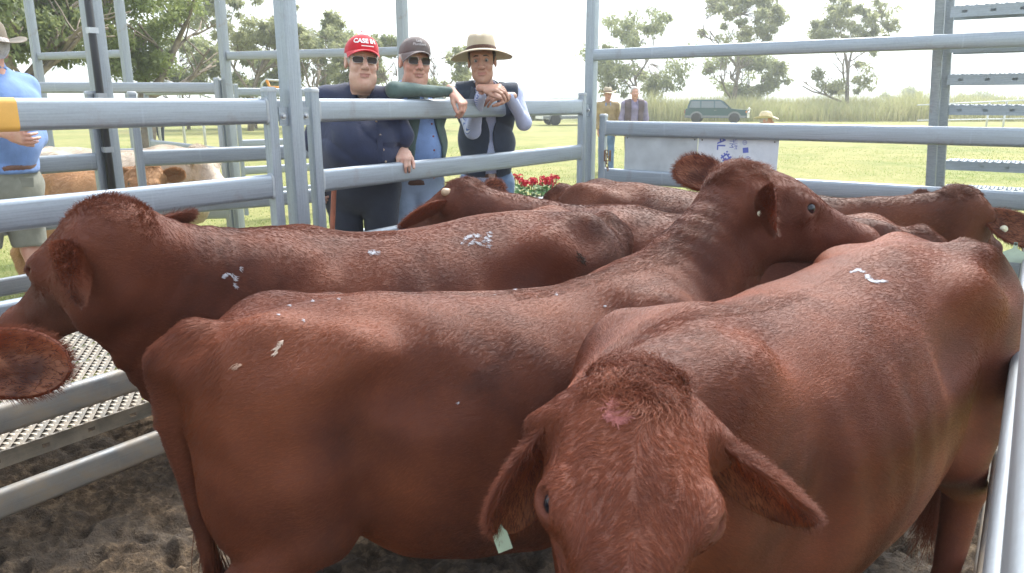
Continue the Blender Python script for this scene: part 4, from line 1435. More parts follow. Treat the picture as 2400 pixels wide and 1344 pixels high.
def ell_cap(name, parent, M, o, mats, crown=(0.086, 0.104, 0.092), cz=0.040, lean=0.12, brim=0.075, bcurve=0.018, tilt=0.10):
    """Baseball cap: crown shell, stitched button and curved peak, in head space."""
    root = empty(name, tuple(o)); root.parent = parent
    Mw = np.asarray(M)
    def crown_fn(P):
        d = d_ell(P, (0, -0.008, cz), crown)
        d = smin(d, d_ell(P, (0, 0.045, cz + 0.030), (0.066, 0.050, 0.052)), 0.03)
        return smax(d, -(P[:, 2] - 0.040 - tilt * (P[:, 1])), 0.006)
    Vx, F = surface(crown_fn, (-0.11, -0.13, 0.0), (0.11, 0.13, 0.16), 0.006)
    Vw = (Vx @ Mw).astype(f32)
    me = np_mesh("crown", Vw, F)
    for m in mats: me.materials.append(m)
    if len(mats) > 1:
        c = Vx[F].mean(1)
        me.polygons.foreach_set("material_index", (c[:, 1] < -0.01).astype(np.int32))
    cr = link("crown", me, None, root)
    vs, fs = [], []
    n, m = 15, 7
    for lay in (0, 1):
        for i in range(n):
            u = i / (n - 1) * 2 - 1
            a = u * 1.18
            for j in range(m):
                v = j / (m - 1)
                x = math.sin(a) * (crown[0] + 0.004) * (1 - 0.04 * v)
                y = math.cos(a) * (crown[1] * 0.93) + v * brim * (1 - 0.62 * u * u) - 0.008
                z = 0.046 + tilt * y - bcurve * (u * u) * (0.35 + v) - 0.012 * v * v - lay * 0.004 + 0.003
                vs.append(np.array((x, y, z)) @ Mw)
    for lay in (0, 1):
        b = lay * n * m
        for i in range(n - 1):
            for j in range(m - 1):
                q = (b + i * m + j, b + (i + 1) * m + j, b + (i + 1) * m + j + 1, b + i * m + j + 1)
                fs.append(q if lay else q[::-1])
    b = n * m
    for i in range(n - 1):
        fs.append((i * m + m - 1, (i + 1) * m + m - 1, b + (i + 1) * m + m - 1, b + i * m + m - 1))
    MB().add(vs, fs).build("peak", mats[0], root, True)
    bt = MB().lathe([(0.0, 0.006), (0.006, 0.004), (0.008, 0.0)], 8).build("button", mats[0], root, True)
    bt.location = tuple(np.array((0, -0.008, cz + crown[2] + 0.012)) @ Mw)
    return root, cr, crown_fn

def cap_text(txt, size, mat, parent, M, fn, x0, z0, bold=0.0, rx=1.0):
    """Lettering wrapped on the front of a cap."""
    o = text_mesh(txt, size, mat, parent, Matrix.Identity(4), extrude=0.0, bold=bold, name="lettering")
    n = len(o.data.vertices)
    co = np.zeros(n * 3, f32); o.data.vertices.foreach_get("co", co); co = co.reshape(-1, 3)
    ang = (co[:, 0] * rx) / 0.088
    z = z0 + co[:, 1]
    a = x0 / 0.088 - ang
    Q = np.stack([np.sin(-a) * 1.0, np.cos(a), z], 1)
    y = np.full(n, 0.02)
    # march outwards from the axis to the crown
    r = np.full(n, 0.02)
    for _ in range(40):
        P = np.stack([np.sin(a) * r, np.cos(a) * r, z], 1).astype(f32)
        r = r - np.minimum(fn(P), 0) * 0.8
    r += 0.0022
    W = np.stack([np.sin(a) * r, np.cos(a) * r, z], 1) @ np.asarray(M)
    o.data.vertices.foreach_set("co", np.ascontiguousarray(W, f32).ravel())
    o.data.update()
    return o

def felt_hat(name, parent, M, o, mat, band, crown=(0.088, 0.108), ch=0.115, brim=0.085, lift=0.022, tilt=0.0, z0=0.040):
    root = empty(name, tuple(o)); root.parent = parent
    Mw = np.asarray(M)
    n = 40
    vs, fs = [], []
    prof = [(1.0, 0.0), (0.985, 0.25), (0.95, 0.55), (0.88, 0.80), (0.72, 0.96), (0.45, 1.0), (0.15, 0.97)]
    for r, t in prof:
        for k in range(n):
            a = 2 * math.pi * k / n
            x, y = math.cos(a) * crown[0] * r, math.sin(a) * crown[1] * r
            z = z0 + ch * t
            if t > 0.5:
                f = max(0.0, y) / crown[1]
                pinch = math.exp(-((abs(x) - 0.055) / 0.020) ** 2) * f
                z -= 0.030 * math.exp(-(x / 0.026) ** 2) * (t - 0.5) * 2 * (0.5 + 0.8 * max(0, -y / crown[1] + 0.4))
                x *= 1 - 0.25 * f * (t - 0.4)
                z -= 0.02 * pinch
                z -= 0.018 * (max(0, y) / crown[1]) ** 2
            vs.append(np.array((x, y, z + tilt * y)) @ Mw)
    for i in range(len(prof) - 1):
        for k in range(n):
            fs.append((i * n + k, i * n + (k + 1) % n, (i + 1) * n + (k + 1) % n, (i + 1) * n + k))
    fs.append(tuple((len(prof) - 1) * n + k for k in range(n)))
    MB().add(vs, fs).build("crown", mat, root, True)
    vs, fs = [], []
    rings = 8
    for lay in (0, 1):
        for i in range(rings):
            t = i / (rings - 1)
            for k in range(n):
                a = 2 * math.pi * k / n
                ca, sa = math.cos(a), math.sin(a)
                x = ca * (crown[0] - 0.004 + brim * t)
                y = sa * (crown[1] - 0.004 + brim * t * (1.02 + 0.05 * sa))
                z = z0 + lift * (ca * ca) * t * t * 1.6 - 0.020 * max(0, sa) * t * t - 0.006 * t + lay * 0.004 - (0.004 if i == rings - 1 else 0) * 0
                vs.append(np.array((x, y, z + tilt * y)) @ Mw)
    for lay in (0, 1):
        b = lay * rings * n
        for i in range(rings - 1):
            for k in range(n):
                q = (b + i * n + k, b + i * n + (k + 1) % n, b + (i + 1) * n + (k + 1) % n, b + (i + 1) * n + k)
                fs.append(q if lay == 0 else q[::-1])
    for k in range(n):
        i0 = (rings - 1) * n
        fs.append((i0 + k, i0 + (k + 1) % n, rings * n + i0 + (k + 1) % n, rings * n + i0 + k))
    MB().add(vs, fs).build("brim", mat, root, True)
    vs, fs = [], []
    for j, (t, g) in enumerate(((0.03, 0.001), (0.05, 0.004), (0.22, 0.004), (0.24, 0.001))):
        for k in range(n):
            a = 2 * math.pi * k / n
            x, y = math.cos(a) * (crown[0] * (1 - 0.05 * t) + g), math.sin(a) * (crown[1] * (1 - 0.05 * t) + g)
            vs.append(np.array((x, y, z0 + ch * t + tilt * y)) @ Mw)
    for i in range(3):
        for k in range(n):
            fs.append((i * n + k, i * n + (k + 1) % n, (i + 1) * n + (k + 1) % n, (i + 1) * n + k))
    MB().add(vs, fs).build("band", band, root, True)
    return root

def spectacles(parent, M, o, w=0.050, h=0.034, y0=0.104, z0=0.008):
    root = empty("sunglasses", tuple(o)); root.parent = parent
    Mw = Matrix([list(r) for r in np.asarray(M).T])            # head space -> world
    def T(p): return tuple(np.asarray(p) @ np.asarray(M))
    for s in (-1, 1):
        cx = s * 0.034
        sec = rrect(w, h, 0.012, 4)
        def P(x, z, dy=0): return T((cx + x, y0 - 0.35 * abs(cx + x) ** 2 / 0.06 * 0.35 + dy - 0.10 * (abs(cx + x) - 0.034), z0 + z))
        front = [P(a, b) for a, b in sec]; back = [P(a, b, -0.002) for a, b in sec]
        m = len(sec)
        MB().add(front + back, [tuple(range(m)), tuple(range(2 * m - 1, m - 1, -1))] + [(k, (k + 1) % m, m + (k + 1) % m, m + k) for k in range(m)]).build("lens", M_LENS, root)
        loop = [P(a * 1.03, b * 1.03, 0.0005) for a, b in sec] ; loop.append(loop[0])
        MB().tube(loop, 0.0012, 5, up=T((0, 1, 0))).build("rim", M_FRAME, root, True)
        MB().tube([P(s * w / 2, h * 0.35), T((s * 0.073, y0 - 0.035, z0 + 0.012)), T((s * 0.081, 0.0, z0 + 0.008)), T((s * 0.080, -0.03, z0 - 0.005))], 0.0022, 6, up=T((1, 0, 0))).build("arm", M_FRAME, root, True)
    MB().tube([T((-0.010, y0 + 0.001, z0 + 0.006)), T((0, y0 + 0.005, z0 + 0.008)), T((0.010, y0 + 0.001, z0 + 0.006))], 0.0013, 5, up=T((0, 0, 1))).build("bridge", M_FRAME, root, True)
    return root

def fold_noise(P, amp, seed=0.0, fr=1.0):
    """Creases of cloth: sharp valleys between soft ridges, running obliquely."""
    x, y, z = P[:, 0] * fr, P[:, 1] * fr, P[:, 2] * fr
    a = np.abs(np.sin(x * 8 + z * 10 + 2.2 * np.sin(z * 4 + seed) + 1.5 * np.sin(y * 6 - x * 5)))
    b = np.abs(np.sin(x * 13 - z * 9 + 2.0 * np.sin(x * 5 - seed) + y * 7))
    w = 0.5 + 0.5 * np.sin(z * 6 + seed * 2 + x * 4)
    return amp * (0.9 - 1.8 * (a ** 0.55) * w - 0.9 * (b ** 0.6) * (1 - w) + 0.6)

class Person:
    """Body joints in world space; build() makes one skin mesh, garments are added as children."""
    def __init__(s, label, base, face, torso_f, head_c, hs=1.0, group=None, cat="person"):
        s.root = empty("person", tuple(base)); tag(s.root, label, cat, group)
        s.base = np.array(base, float)
        s.HM = frame(*face) if isinstance(face, tuple) and len(face) == 2 and hasattr(face[0], '__len__') else frame(face)
        s.TM = frame(torso_f)
        s.hc = np.array(head_c, float); s.hs = hs
        s.J = {}
    def mesh(s, name, vf, mat, smooth=True, it=0):
        Vx, F = vf
        if it: Vx = relax(Vx, F, it)
        me = np_mesh(name, Vx - s.base.astype(f32), F)
        return link(name, me, mat, s.root, smooth)
    def torso(s, P, grow=0.0):
        J = s.J
        W, D = np.asarray(s.W) + grow, np.asarray(s.D) + grow
        pts = s.spine
        d = d_tube(P, pts, W, D, s.TM[1], 0.03)
        if s.belly is not None:
            c, r = s.belly
            d = smin(d, d_ell(P, c, np.asarray(r) + grow, s.TM), 0.07)
        for k in ('L', 'R'):
            d = smin(d, d_cone(P, J['neck'] - np.array((0, 0, 0.045)), J['sh' + k], 0.062 + grow, s.sr + grow), 0.05)
        return d
    def arm(s, P, k, grow=0.0, end=1.0, r=(0.050, 0.041, 0.035, 0.026)):
        J = s.J
        d = d_cone(P, J['sh' + k], J['el' + k], r[0] + grow, r[1] + grow)
        e = J['el' + k] + (J['wr' + k] - J['el' + k]) * end
        rr = r[2] + (r[3] - r[2]) * end
        return smin(d, d_cone(P, J['el' + k], e, r[1] + grow, rr + grow), 0.02)
    def legs(s, P, grow=0.0, end=1.0, only=None):
        J = s.J; d = None
        for k in ('L', 'R'):
            q = smin(d_cone(P, J['hi' + k], J['kn' + k], s.thigh + grow, 0.058 + grow), d_cone(P, J['kn' + k], J['kn' + k] + (J['an' + k] - J['kn' + k]) * end, 0.058 + grow, 0.058 + (0.040 - 0.058) * end + grow), 0.02)
            d = q if d is None else smin(d, q, 0.012)
        return d
    def bounds(s, keys, m=0.16):
        A = np.array([s.J[k] for k in keys]); return A.min(0) - m, A.max(0) + m

def std_joints(p, head_c, neck, sh, el, wr, hip, kn, an):
    J = p.J
    J['neck'] = np.array(neck, float)
    for name, (a, b) in (('sh', sh), ('el', el), ('wr', wr), ('hi', hip), ('kn', kn), ('an', an)):
        J[name + 'L'] = np.array(a, float); J[name + 'R'] = np.array(b, float)

def skin_body(p, mat, hands=(), vox=0.012, hvox=0.0048, jowl=0.0, lower=True, eyes=True):
    J = p.J
    allk = list(J.keys())
    lo, hi = p.bounds(allk, 0.20)
    def fn(P):
        d = p.torso(P, -0.045)
        d = smin(d, d_cone(P, p.hc + p.HM[2] * -0.05 * p.hs - p.HM[1] * 0.015, J['neck'], 0.048 * p.hs + 0.008 * jowl, 0.060), 0.03)
        for k in ('L', 'R'): d = smin(d, p.arm(P, k, -0.006), 0.02)
        d = np.minimum(d, p.legs(P, -0.008))
        for k in ('L', 'R'): d = np.minimum(d, d_ell(P, J['an' + k] + p.TM[1] * 0.06 - np.array((0, 0, 0.05)), (0.045, 0.13, 0.045), p.TM))
        return d
    parts = [surface(fn, lo, hi, vox)]
    hf = head_fn(jowl)
    Vh, Fh = surface(lambda P: smin(hf(P), d_cone(P, (0, -0.02, -0.05), (0, -0.035, -0.16), 0.046 + 0.009 * jowl, 0.052), 0.03), (-0.11, -0.13, -0.16), (0.11, 0.15, 0.14), hvox)
    parts.append(((Vh * p.hs @ p.HM + p.hc).astype(f32), Fh))
    for wr, dirv, back, side, curl, spread, thumb, curls in hands:
        y = unit(dirv); z = np.asarray(back, float); z = unit(z - y * np.dot(z, y)); x = np.cross(y, z)
        parts.append(placed(hand_fn(side, curl, spread, thumb, curls), (-0.10, -0.05, -0.12), (0.10, 0.20, 0.06), 0.0042, np.stack([x, y, z]), np.array(wr, float), 1.04))
    o = p.mesh("body", join(*parts), mat)
    o.data.materials.append(M_LIP)
    n0 = len(parts[0][1]); c = Vh[Fh].mean(1)
    mi = np.zeros(len(o.data.polygons), np.int32)
    mi[n0:n0 + len(Fh)] = (np.abs(c[:, 0]) < 0.024) & (c[:, 2] > -0.073) & (c[:, 2] < -0.056) & (c[:, 1] > 0.088)
    o.data.polygons.foreach_set("material_index", mi)
    if eyes:
        for sg in (-1, 1):
            eb_ = [p.hc + np.array((sg * x_, y_, z_)) * p.hs @ p.HM - p.base for x_, y_, z_ in ((0.015, 0.0975, 0.036), (0.030, 0.0945, 0.038), (0.047, 0.080, 0.031))]
            MB().tube([tuple(v) for v in eb_], 0.0042, 6, radii=[0.0035, 0.0045, 0.002]).build("eyebrow", M_HAIRD, p.root, True)
            c = p.hc + np.array((sg * 0.031, 0.0795, 0.010)) * p.hs @ p.HM - p.base
            e = MB().lathe([(0.0, -1), (0.5, -0.87), (0.87, -0.5), (1, 0), (0.87, 0.5), (0.5, 0.87), (0.0, 1)], 12).build("eye", M_EYEW, p.root, True)
            e.location = c; e.scale = (0.0125 * p.hs,) * 3
            i = MB().lathe([(0.0, 0.30), (0.3, 0.25), (0.45, 0.12), (0.5, 0.0)], 10).build("iris", M_IRIS, e, True)
            i.matrix_local = Matrix.Translation(tuple(p.HM[1] * 0.80 - p.HM[2] * 0.1)) @ Vector(tuple(p.HM[1])).to_track_quat('Z', 'Y').to_matrix().to_4x4()
    return o

def hair_cap(p, mat, zmin=-0.02, zmax=0.2, front=0.045):
    def fn(P):
        d = d_ell(P, (0, -0.014, 0.040), (0.084, 0.104, 0.094))
        d = smax(d, P[:, 1] - front - 0.5 * np.maximum(0, P[:, 2] - 0.065) + 0.25 * np.maximum(0, 0.02 - P[:, 2]), 0.008)
        d = smax(d, zmin - P[:, 2] - 0.35 * np.maximum(0, -P[:, 1]), 0.008)
        d = smax(d, P[:, 2] - zmax, 0.006)
        return d + 0.0015 * np.sin(P[:, 0] * 300) * np.sin(P[:, 2] * 260 + P[:, 1] * 240)
    Vx, F = surface(fn, (-0.11, -0.13, -0.11), (0.11, 0.11, 0.15), 0.006)
    return p.mesh("hair", ((Vx * p.hs @ p.HM + p.hc).astype(f32), F), mat)

def collar(p, mat, r=0.078, h=0.05, open_=0.5, name="collar", drop=0.05):
    """Turned-down shirt collar: a band round the neck that parts at the throat."""
    c = p.J['neck'] + np.array((0, 0, 0.0))
    n = 26
    vs, fs = [], []
    for lay in (0, 1):
        for i in range(n):
            a = -math.pi + open_ + (2 * math.pi - 2 * open_) * i / (n - 1)      # 0 = back
            fr = (1 - math.cos(a)) / 2                                             # 1 at front
            for j in range(4):
                t = j / 3
                rr = r * (1 + 0.16 * t + 0.10 * fr * t) + lay * 0.004
                z = 0.045 - (h * (0.9 + 0.65 * fr)) * t - 0.055 * fr - drop * 0.3 * fr
                q = np.array((math.sin(a) * rr * 0.98, -math.cos(a) * rr + 0.022 * fr, z)) @ p.TM + c
                vs.append(q - p.base)
    m = 4
    for lay in (0, 1):
        b = lay * n * m
        for i in range(n - 1):
            for j in range(m - 1):
                q = (b + i * m + j, b + (i + 1) * m + j, b + (i + 1) * m + j + 1, b + i * m + j + 1)
                fs.append(q if lay == 0 else q[::-1])
    b = n * m
    for i in range(n - 1):
        fs.append((i * m, b + i * m, b + (i + 1) * m, (i + 1) * m)); fs.append((i * m + m - 1, (i + 1) * m + m - 1, b + (i + 1) * m + m - 1, b + i * m + m - 1))
    return MB().add(vs, fs).build(name, mat, p.root, True)

def garment(p, name, mat, fn, keys, vox=0.0085, m=0.2, it=0):
    lo, hi = p.bounds(keys, m)
    return p.mesh(name, surface(fn, lo, hi, vox), mat, it=it)

def neck_cut(p, P, d, depth=0.10, r=0.070, front=0.05):
    c = p.J['neck']
    d = smax(d, -d_cone(P, c + np.array((0, 0, 0.16)), c - np.array((0, 0, 0.015)), r, r * 0.95), 0.012)
    if depth: d = smax(d, -d_cone(P, c + p.TM[1] * front + np.array((0, 0, 0.06)), c + p.TM[1] * (front + 0.085) - np.array((0, 0, depth)), 0.048, 0.008), 0.012)
    return d

def button_at(p, pos, mat, r=0.0062):
    b = MB().lathe([(0.0, 0.003), (r * 0.8, 0.003), (r, 0.0015), (r, -0.002)], 10).build("button", mat, p.root, True)
    b.matrix_local = Matrix.Translation(tuple(np.array(pos) - p.base)) @ Vector(tuple(p.TM[1])).to_track_quat('Z', 'Y').to_matrix().to_4x4()

def on_front(fn, c, dirv, dist=0.5):
    """March from outside along -dirv to the surface."""
    c = np.array(c, float); dirv = unit(dirv)
    t = dist
    for _ in range(60):
        d = float(fn((c + dirv * t)[None, :].astype(f32))[0])
        if d < 0.0008: break
        t -= d * 0.8
    return c + dirv * t

def patch(p, name, mat, fn, c, w, h, n=7, m=8, th=0.004):
    """A sewn-on piece (pocket, placket) that follows the garment's surface."""
    vs, fs = [], []
    for lay in (0, 1):
        for i in range(n):
            for j in range(m):
                u, v = i / (n - 1) - 0.5, j / (m - 1) - 0.5
                q = on_front(fn, np.asarray(c) + p.TM[0] * u * w + np.array((0, 0, v * h)), p.TM[1])
                vs.append(q + p.TM[1] * (th if lay == 0 else -0.003) - p.base)
    for lay in (0, 1):
        b = lay * n * m
        for i in range(n - 1):
            for j in range(m - 1):
                q = (b + i * m + j, b + (i + 1) * m + j, b + (i + 1) * m + j + 1, b + i * m + j + 1)
                fs.append(q if lay == 0 else q[::-1])
    edge = [i * m for i in range(n)] + [(n - 1) * m + j for j in range(1, m)] + [i * m + m - 1 for i in range(n - 2, -1, -1)] + [j for j in range(m - 2, 0, -1)]
    b = n * m
    for a, c2 in zip(edge, edge[1:] + edge[:1]): fs.append((a, b + a, b + c2, c2))
    o = MB().add(vs, fs).build(name, mat, p.root); auto_smooth(o, 40)
    return o

def shoes(p, mat):
    for k in ('L', 'R'):
        a = p.J['an' + k]
        def fn(P):
            d = d_ell(P, a + p.TM[1] * 0.06 - np.array((0, 0, 0.050)), (0.052, 0.145, 0.052), p.TM)
            d = smin(d, d_cone(P, a - np.array((0, 0, 0.03)), a + np.array((0, 0, 0.07)), 0.054, 0.056), 0.03)
            return smax(d, (a[2] - 0.085) - P[:, 2], 0.004)
        lo = a - np.array((0.22, 0.22, 0.12)); hi = a + np.array((0.22, 0.22, 0.14))
        p.mesh("boot", surface(fn, lo, hi, 0.011), mat)
ZW = WALK_Z
# ---------------------------------------------------------------- man in the red cap
def man_red():
    Y = 4.32
    hc = A3(848, 148, Y - 0.06)
    base = A3(840, 600, Y); base[2] = ZW
    fwd = unit((0.28, -0.95, -0.02))
    p = Person("heavy man in red cap, sunglasses and navy shirt leaning behind the second rail", base, (unit((0.34, -0.93, 0.02)), (0.06, 0, 1)), fwd, hc, 1.08, "men leaning on the panel")
    tb = lambda px, py, dy=0.0: A3(px, py, Y + dy)
    std_joints(p, hc, tb(846, 208, 0.03), (tb(915, 232, 0.0), tb(768, 236, 0.03)), (tb(945, 318, -0.02), tb(735, 330, 0.0)), (A3(945, 350, 4.28), tb(738, 425, -0.05)),
               (tb(890, 440, 0.05), tb(808, 440, 0.05)), (tb(895, 545, 0.05), tb(805, 545, 0.05)), (tb(893, 640, 0.05), tb(803, 640, 0.05)))
    for k in 'LR':
        a = p.J['hi' + k]; p.J['kn' + k] = a + np.array((0.0, 0.0, -(a[2] - ZW - 0.07) * 0.5)); p.J['an' + k] = a + np.array((0, 0.02, -(a[2] - ZW - 0.09)))
    p.spine = [tb(850, 425, 0.04), tb(842, 340, 0.03), tb(843, 262, 0.04), tb(846, 222, 0.05)]
    p.W = (0.205, 0.235, 0.205, 0.10); p.D = (0.155, 0.185, 0.135, 0.075)
    p.belly = (tb(852, 348, -0.09), (0.195, 0.150, 0.165)); p.sr = 0.075; p.thigh = 0.112
    skin_body(p, M_SKIN1, [
        (p.J['wrL'], unit((0.12, -0.80, -0.50)), unit((0.15, -0.45, 0.85)), -1, 0.75, 0.15, 0.6, None),
        (p.J['wrR'], unit((0.15, -0.2, -0.95)), unit((-0.6, -0.6, 0.0)), 1, 0.9, 0.1, 0.3, None)], jowl=0.7, eyes=False)
    def shirt(P):
        d = p.torso(P, 0.004)
        d = smin(d, p.arm(P, 'L', 0.016, 0.55), 0.03); d = smin(d, p.arm(P, 'R', 0.024, 0.1), 0.03)
        d = neck_cut(p, P, d, 0.17, 0.074)
        d = smax(d, (p.spine[0][2] - 0.03) - P[:, 2], 0.02)
        return d + fold_noise(P, 0.0112, 1.0)
    o = garment(p, "shirt", M_NAVY, shirt, ('neck', 'shL', 'shR', 'elL', 'elR', 'wrL', 'hiL', 'hiR'), m=0.33)
    patch(p, "breast_pocket", M_NAVY, shirt, A3(800, 300, Y), 0.13, 0.14)
    patch(p, "breast_pocket", M_NAVY, shirt, A3(905, 300, Y), 0.12, 0.14)
    patch(p, "button_placket", M_NAVY, shirt, A3(880, 310, Y), 0.032, 0.40)
    collar(p, M_NAVY, 0.086, 0.058, 0.50)
    for py in (250, 283, 312, 345, 372):
        c = A3(868 + (py - 250) * 0.22, py, Y); button_at(p, on_front(shirt, c, p.TM[1]), M_BUTTON)
    # breast pocket flap
    def pants(P):
        d = d_tube(P, [tb(850, 440, 0.05), tb(850, 405, 0.04)], (0.20, 0.215), (0.165, 0.18), p.TM[1])
        d = smin(d, p.legs(P, 0.022, 0.97), 0.03)
        return d + fold_noise(P, 0.0067, 3.0)
    garment(p, "trousers", M_NAVYT, pants, ('hiL', 'hiR', 'knL', 'knR', 'anL', 'anR'), 0.012)
    hair_cap(p, M_HAIRG, -0.035, 0.06)
    cp, cr, cfn = ell_cap("cap", p.root, p.HM * p.hs, p.hc - p.base, [M_REDCAP], cz=0.046, brim=0.078, tilt=0.08)
    cap_text("CASE IH", 0.030, M_WHITE, cp, p.HM * p.hs, cfn, 0.0, 0.098, 0.0012)
    cap_text("____", 0.026, M_WHITE, cp, p.HM * p.hs, cfn, -0.012, 0.085, 0.0016)
    spectacles(p.root, p.HM * p.hs, p.hc - p.base, 0.052, 0.030)
    shoes(p, M_BOOT)
    # walking stick behind the rail
    a, b = A3(785, 396, 3.98), A3(777, 560, 3.98)
    b = a + (b - a) / (a[2] - b[2]) * (a[2] - ZW)
    st = MB().sweep([tuple(a), tuple((a + b) / 2 + np.array((0.002, 0, 0))), tuple(b)], rrect(0.026, 0.022, 0.007, 3), up=(0, 1, 0)).build("walking_stick", M_STICK)
    auto_smooth(st, 50); tag(st, "reddish wooden stick standing behind the panel by man in red cap", "stick")
man_red()

# ---------------------------------------------------------------- man in the grey cap
def man_grey():
    Y = 4.62
    hc = A3(972, 148, Y - 0.10)
    base = A3(975, 560, Y); base[2] = ZW
    fwd = unit((0.30, -0.95, -0.05))
    p = Person("man in grey cap and green jacket with his forearm along the top rail", base, (unit((0.38, -0.92, -0.02)), (0.05, 0, 1)), fwd, hc, 1.06, "men leaning on the panel")
    tb = lambda px, py, dy=0.0: A3(px, py, Y + dy)
    zr = 1.68
    std_joints(p, hc, tb(962, 205, 0.02), (tb(1016, 262, 0.08), tb(922, 228, 0.02)), (tb(1030, 335, 0.16), A3(922, 222, 4.24)), (tb(1020, 385, 0.06), A3(1058, 216, 4.46)),
               (tb(1000, 425, 0.10), tb(942, 425, 0.06)), (tb(1000, 520, 0.1), tb(940, 520, 0.06)), (tb(1000, 600, 0.1), tb(940, 600, 0.06)))
    p.J['elR'][2] = zr + 0.050; p.J['wrR'][2] = zr + 0.040
    for k in 'LR':
        a = p.J['hi' + k]; p.J['kn' + k] = a + np.array((0.0, 0.0, -(a[2] - ZW - 0.07) * 0.5)); p.J['an' + k] = a + np.array((0, 0.02, -(a[2] - ZW - 0.09)))
    p.spine = [tb(972, 420, 0.08), tb(973, 330, 0.06), tb(968, 258, 0.04), tb(962, 220, 0.04)]
    p.W = (0.165, 0.178, 0.18, 0.09); p.D = (0.115, 0.130, 0.115, 0.07)
    p.belly = (tb(985, 345, 0.0), (0.13, 0.09, 0.13)); p.sr = 0.07; p.thigh = 0.095
    hd = unit((0.55, -0.25, -0.62))
    skin_body(p, M_SKIN2, [(p.J['wrR'] + np.array((0.01, 0, 0.0)), hd, unit((0.55, -0.4, 0.75)), 1, 0.75, 0.1, 0.3, None),
                           (p.J['wrL'], unit((0.0, -0.2, -1)), unit((1, -0.2, 0)), -1, 0.6, 0.2, 0.4, None)], jowl=0.35, eyes=False)
    def shirt(P):
        d = p.torso(P, 0.0)
        return neck_cut(p, P, d, 0.07, 0.068) + fold_noise(P, 0.0045, 2.0)
    garment(p, "shirt", M_BLUESH, shirt, ('neck', 'shL', 'shR', 'hiL', 'hiR'))
    ctr = p.spine[1]
    def jacket(P):
        d = p.torso(P, 0.020)
        for k in 'LR': d = smin(d, p.arm(P, k, 0.010, 0.94), 0.03)
        lat = (P - ctr.astype(f32)) @ p.TM[0].astype(f32); fr = (P - ctr.astype(f32)) @ p.TM[1].astype(f32)
        wid = 0.030 + 0.055 * np.clip((p.J['neck'][2] - 0.16 - P[:, 2]) / 0.25, 0, 1)
        opening = smax(smax(np.abs(lat + 0.055) - wid, -fr - 0.01, 0.01), fr - 0.21, 0.01)
        d = smax(d, -opening, 0.01)
        d = neck_cut(p, P, d, 0.0, 0.072)
        d = smax(d, (p.spine[0][2] + 0.01) - P[:, 2], 0.02)
        return d + fold_noise(P, 0.0105, 5.0)
    garment(p, "jacket", M_GREEN, jacket, ('neck', 'shL', 'shR', 'elL', 'elR', 'wrL', 'wrR', 'hiL', 'hiR'))
    collar(p, M_GREEN, 0.090, 0.055, 0.65)
    collar(p, M_BLUESH, 0.076, 0.040, 0.45, "shirt_collar")
    for py in (262, 290, 318, 350, 372):
        c = A3(1008 + (py - 262) * 0.06, py, Y); button_at(p, on_front(shirt, c, p.TM[1]), M_BUTTON_R)
    def pants(P):
        d = d_tube(P, [tb(971, 432, 0.08), tb(972, 400, 0.08)], (0.162, 0.165), (0.118, 0.12), p.TM[1])
        return smin(d, p.legs(P, 0.020, 0.97), 0.03) + fold_noise(P, 0.0075, 7.0)
    garment(p, "jeans", M_DENIM, pants, ('hiL', 'hiR', 'knL', 'knR', 'anL', 'anR'), 0.012)
    def belt(P):
        d = d_tube(P, [tb(971, 440, 0.08), tb(972, 395, 0.08)], (0.166, 0.169), (0.122, 0.124), p.TM[1])
        z = tb(972, 424, 0.08)[2]
        return smax(d, np.abs(P[:, 2] - z) - 0.018, 0.004)
    garment(p, "belt", M_LEATHER, belt, ('hiL', 'hiR'), 0.010)
    hair_cap(p, M_HAIRG, -0.03, 0.06)
    cp, cr, cfn = ell_cap("cap", p.root, p.HM * p.hs, p.hc - p.base, [M_GREYCAP, M_CAPMESH], cz=0.046, brim=0.070, bcurve=0.034, tilt=0.10)
    cap_text("Lady", 0.018, M_GREYTH, cp, p.HM * p.hs, cfn, 0.0, 0.112, 0.0004)
    cap_text("Plumbers", 0.018, M_GREYTH, cp, p.HM * p.hs, cfn, 0.0, 0.094, 0.0004)
    spectacles(p.root, p.HM * p.hs, p.hc - p.base, 0.050, 0.036)
    shoes(p, M_BOOT)
man_grey()

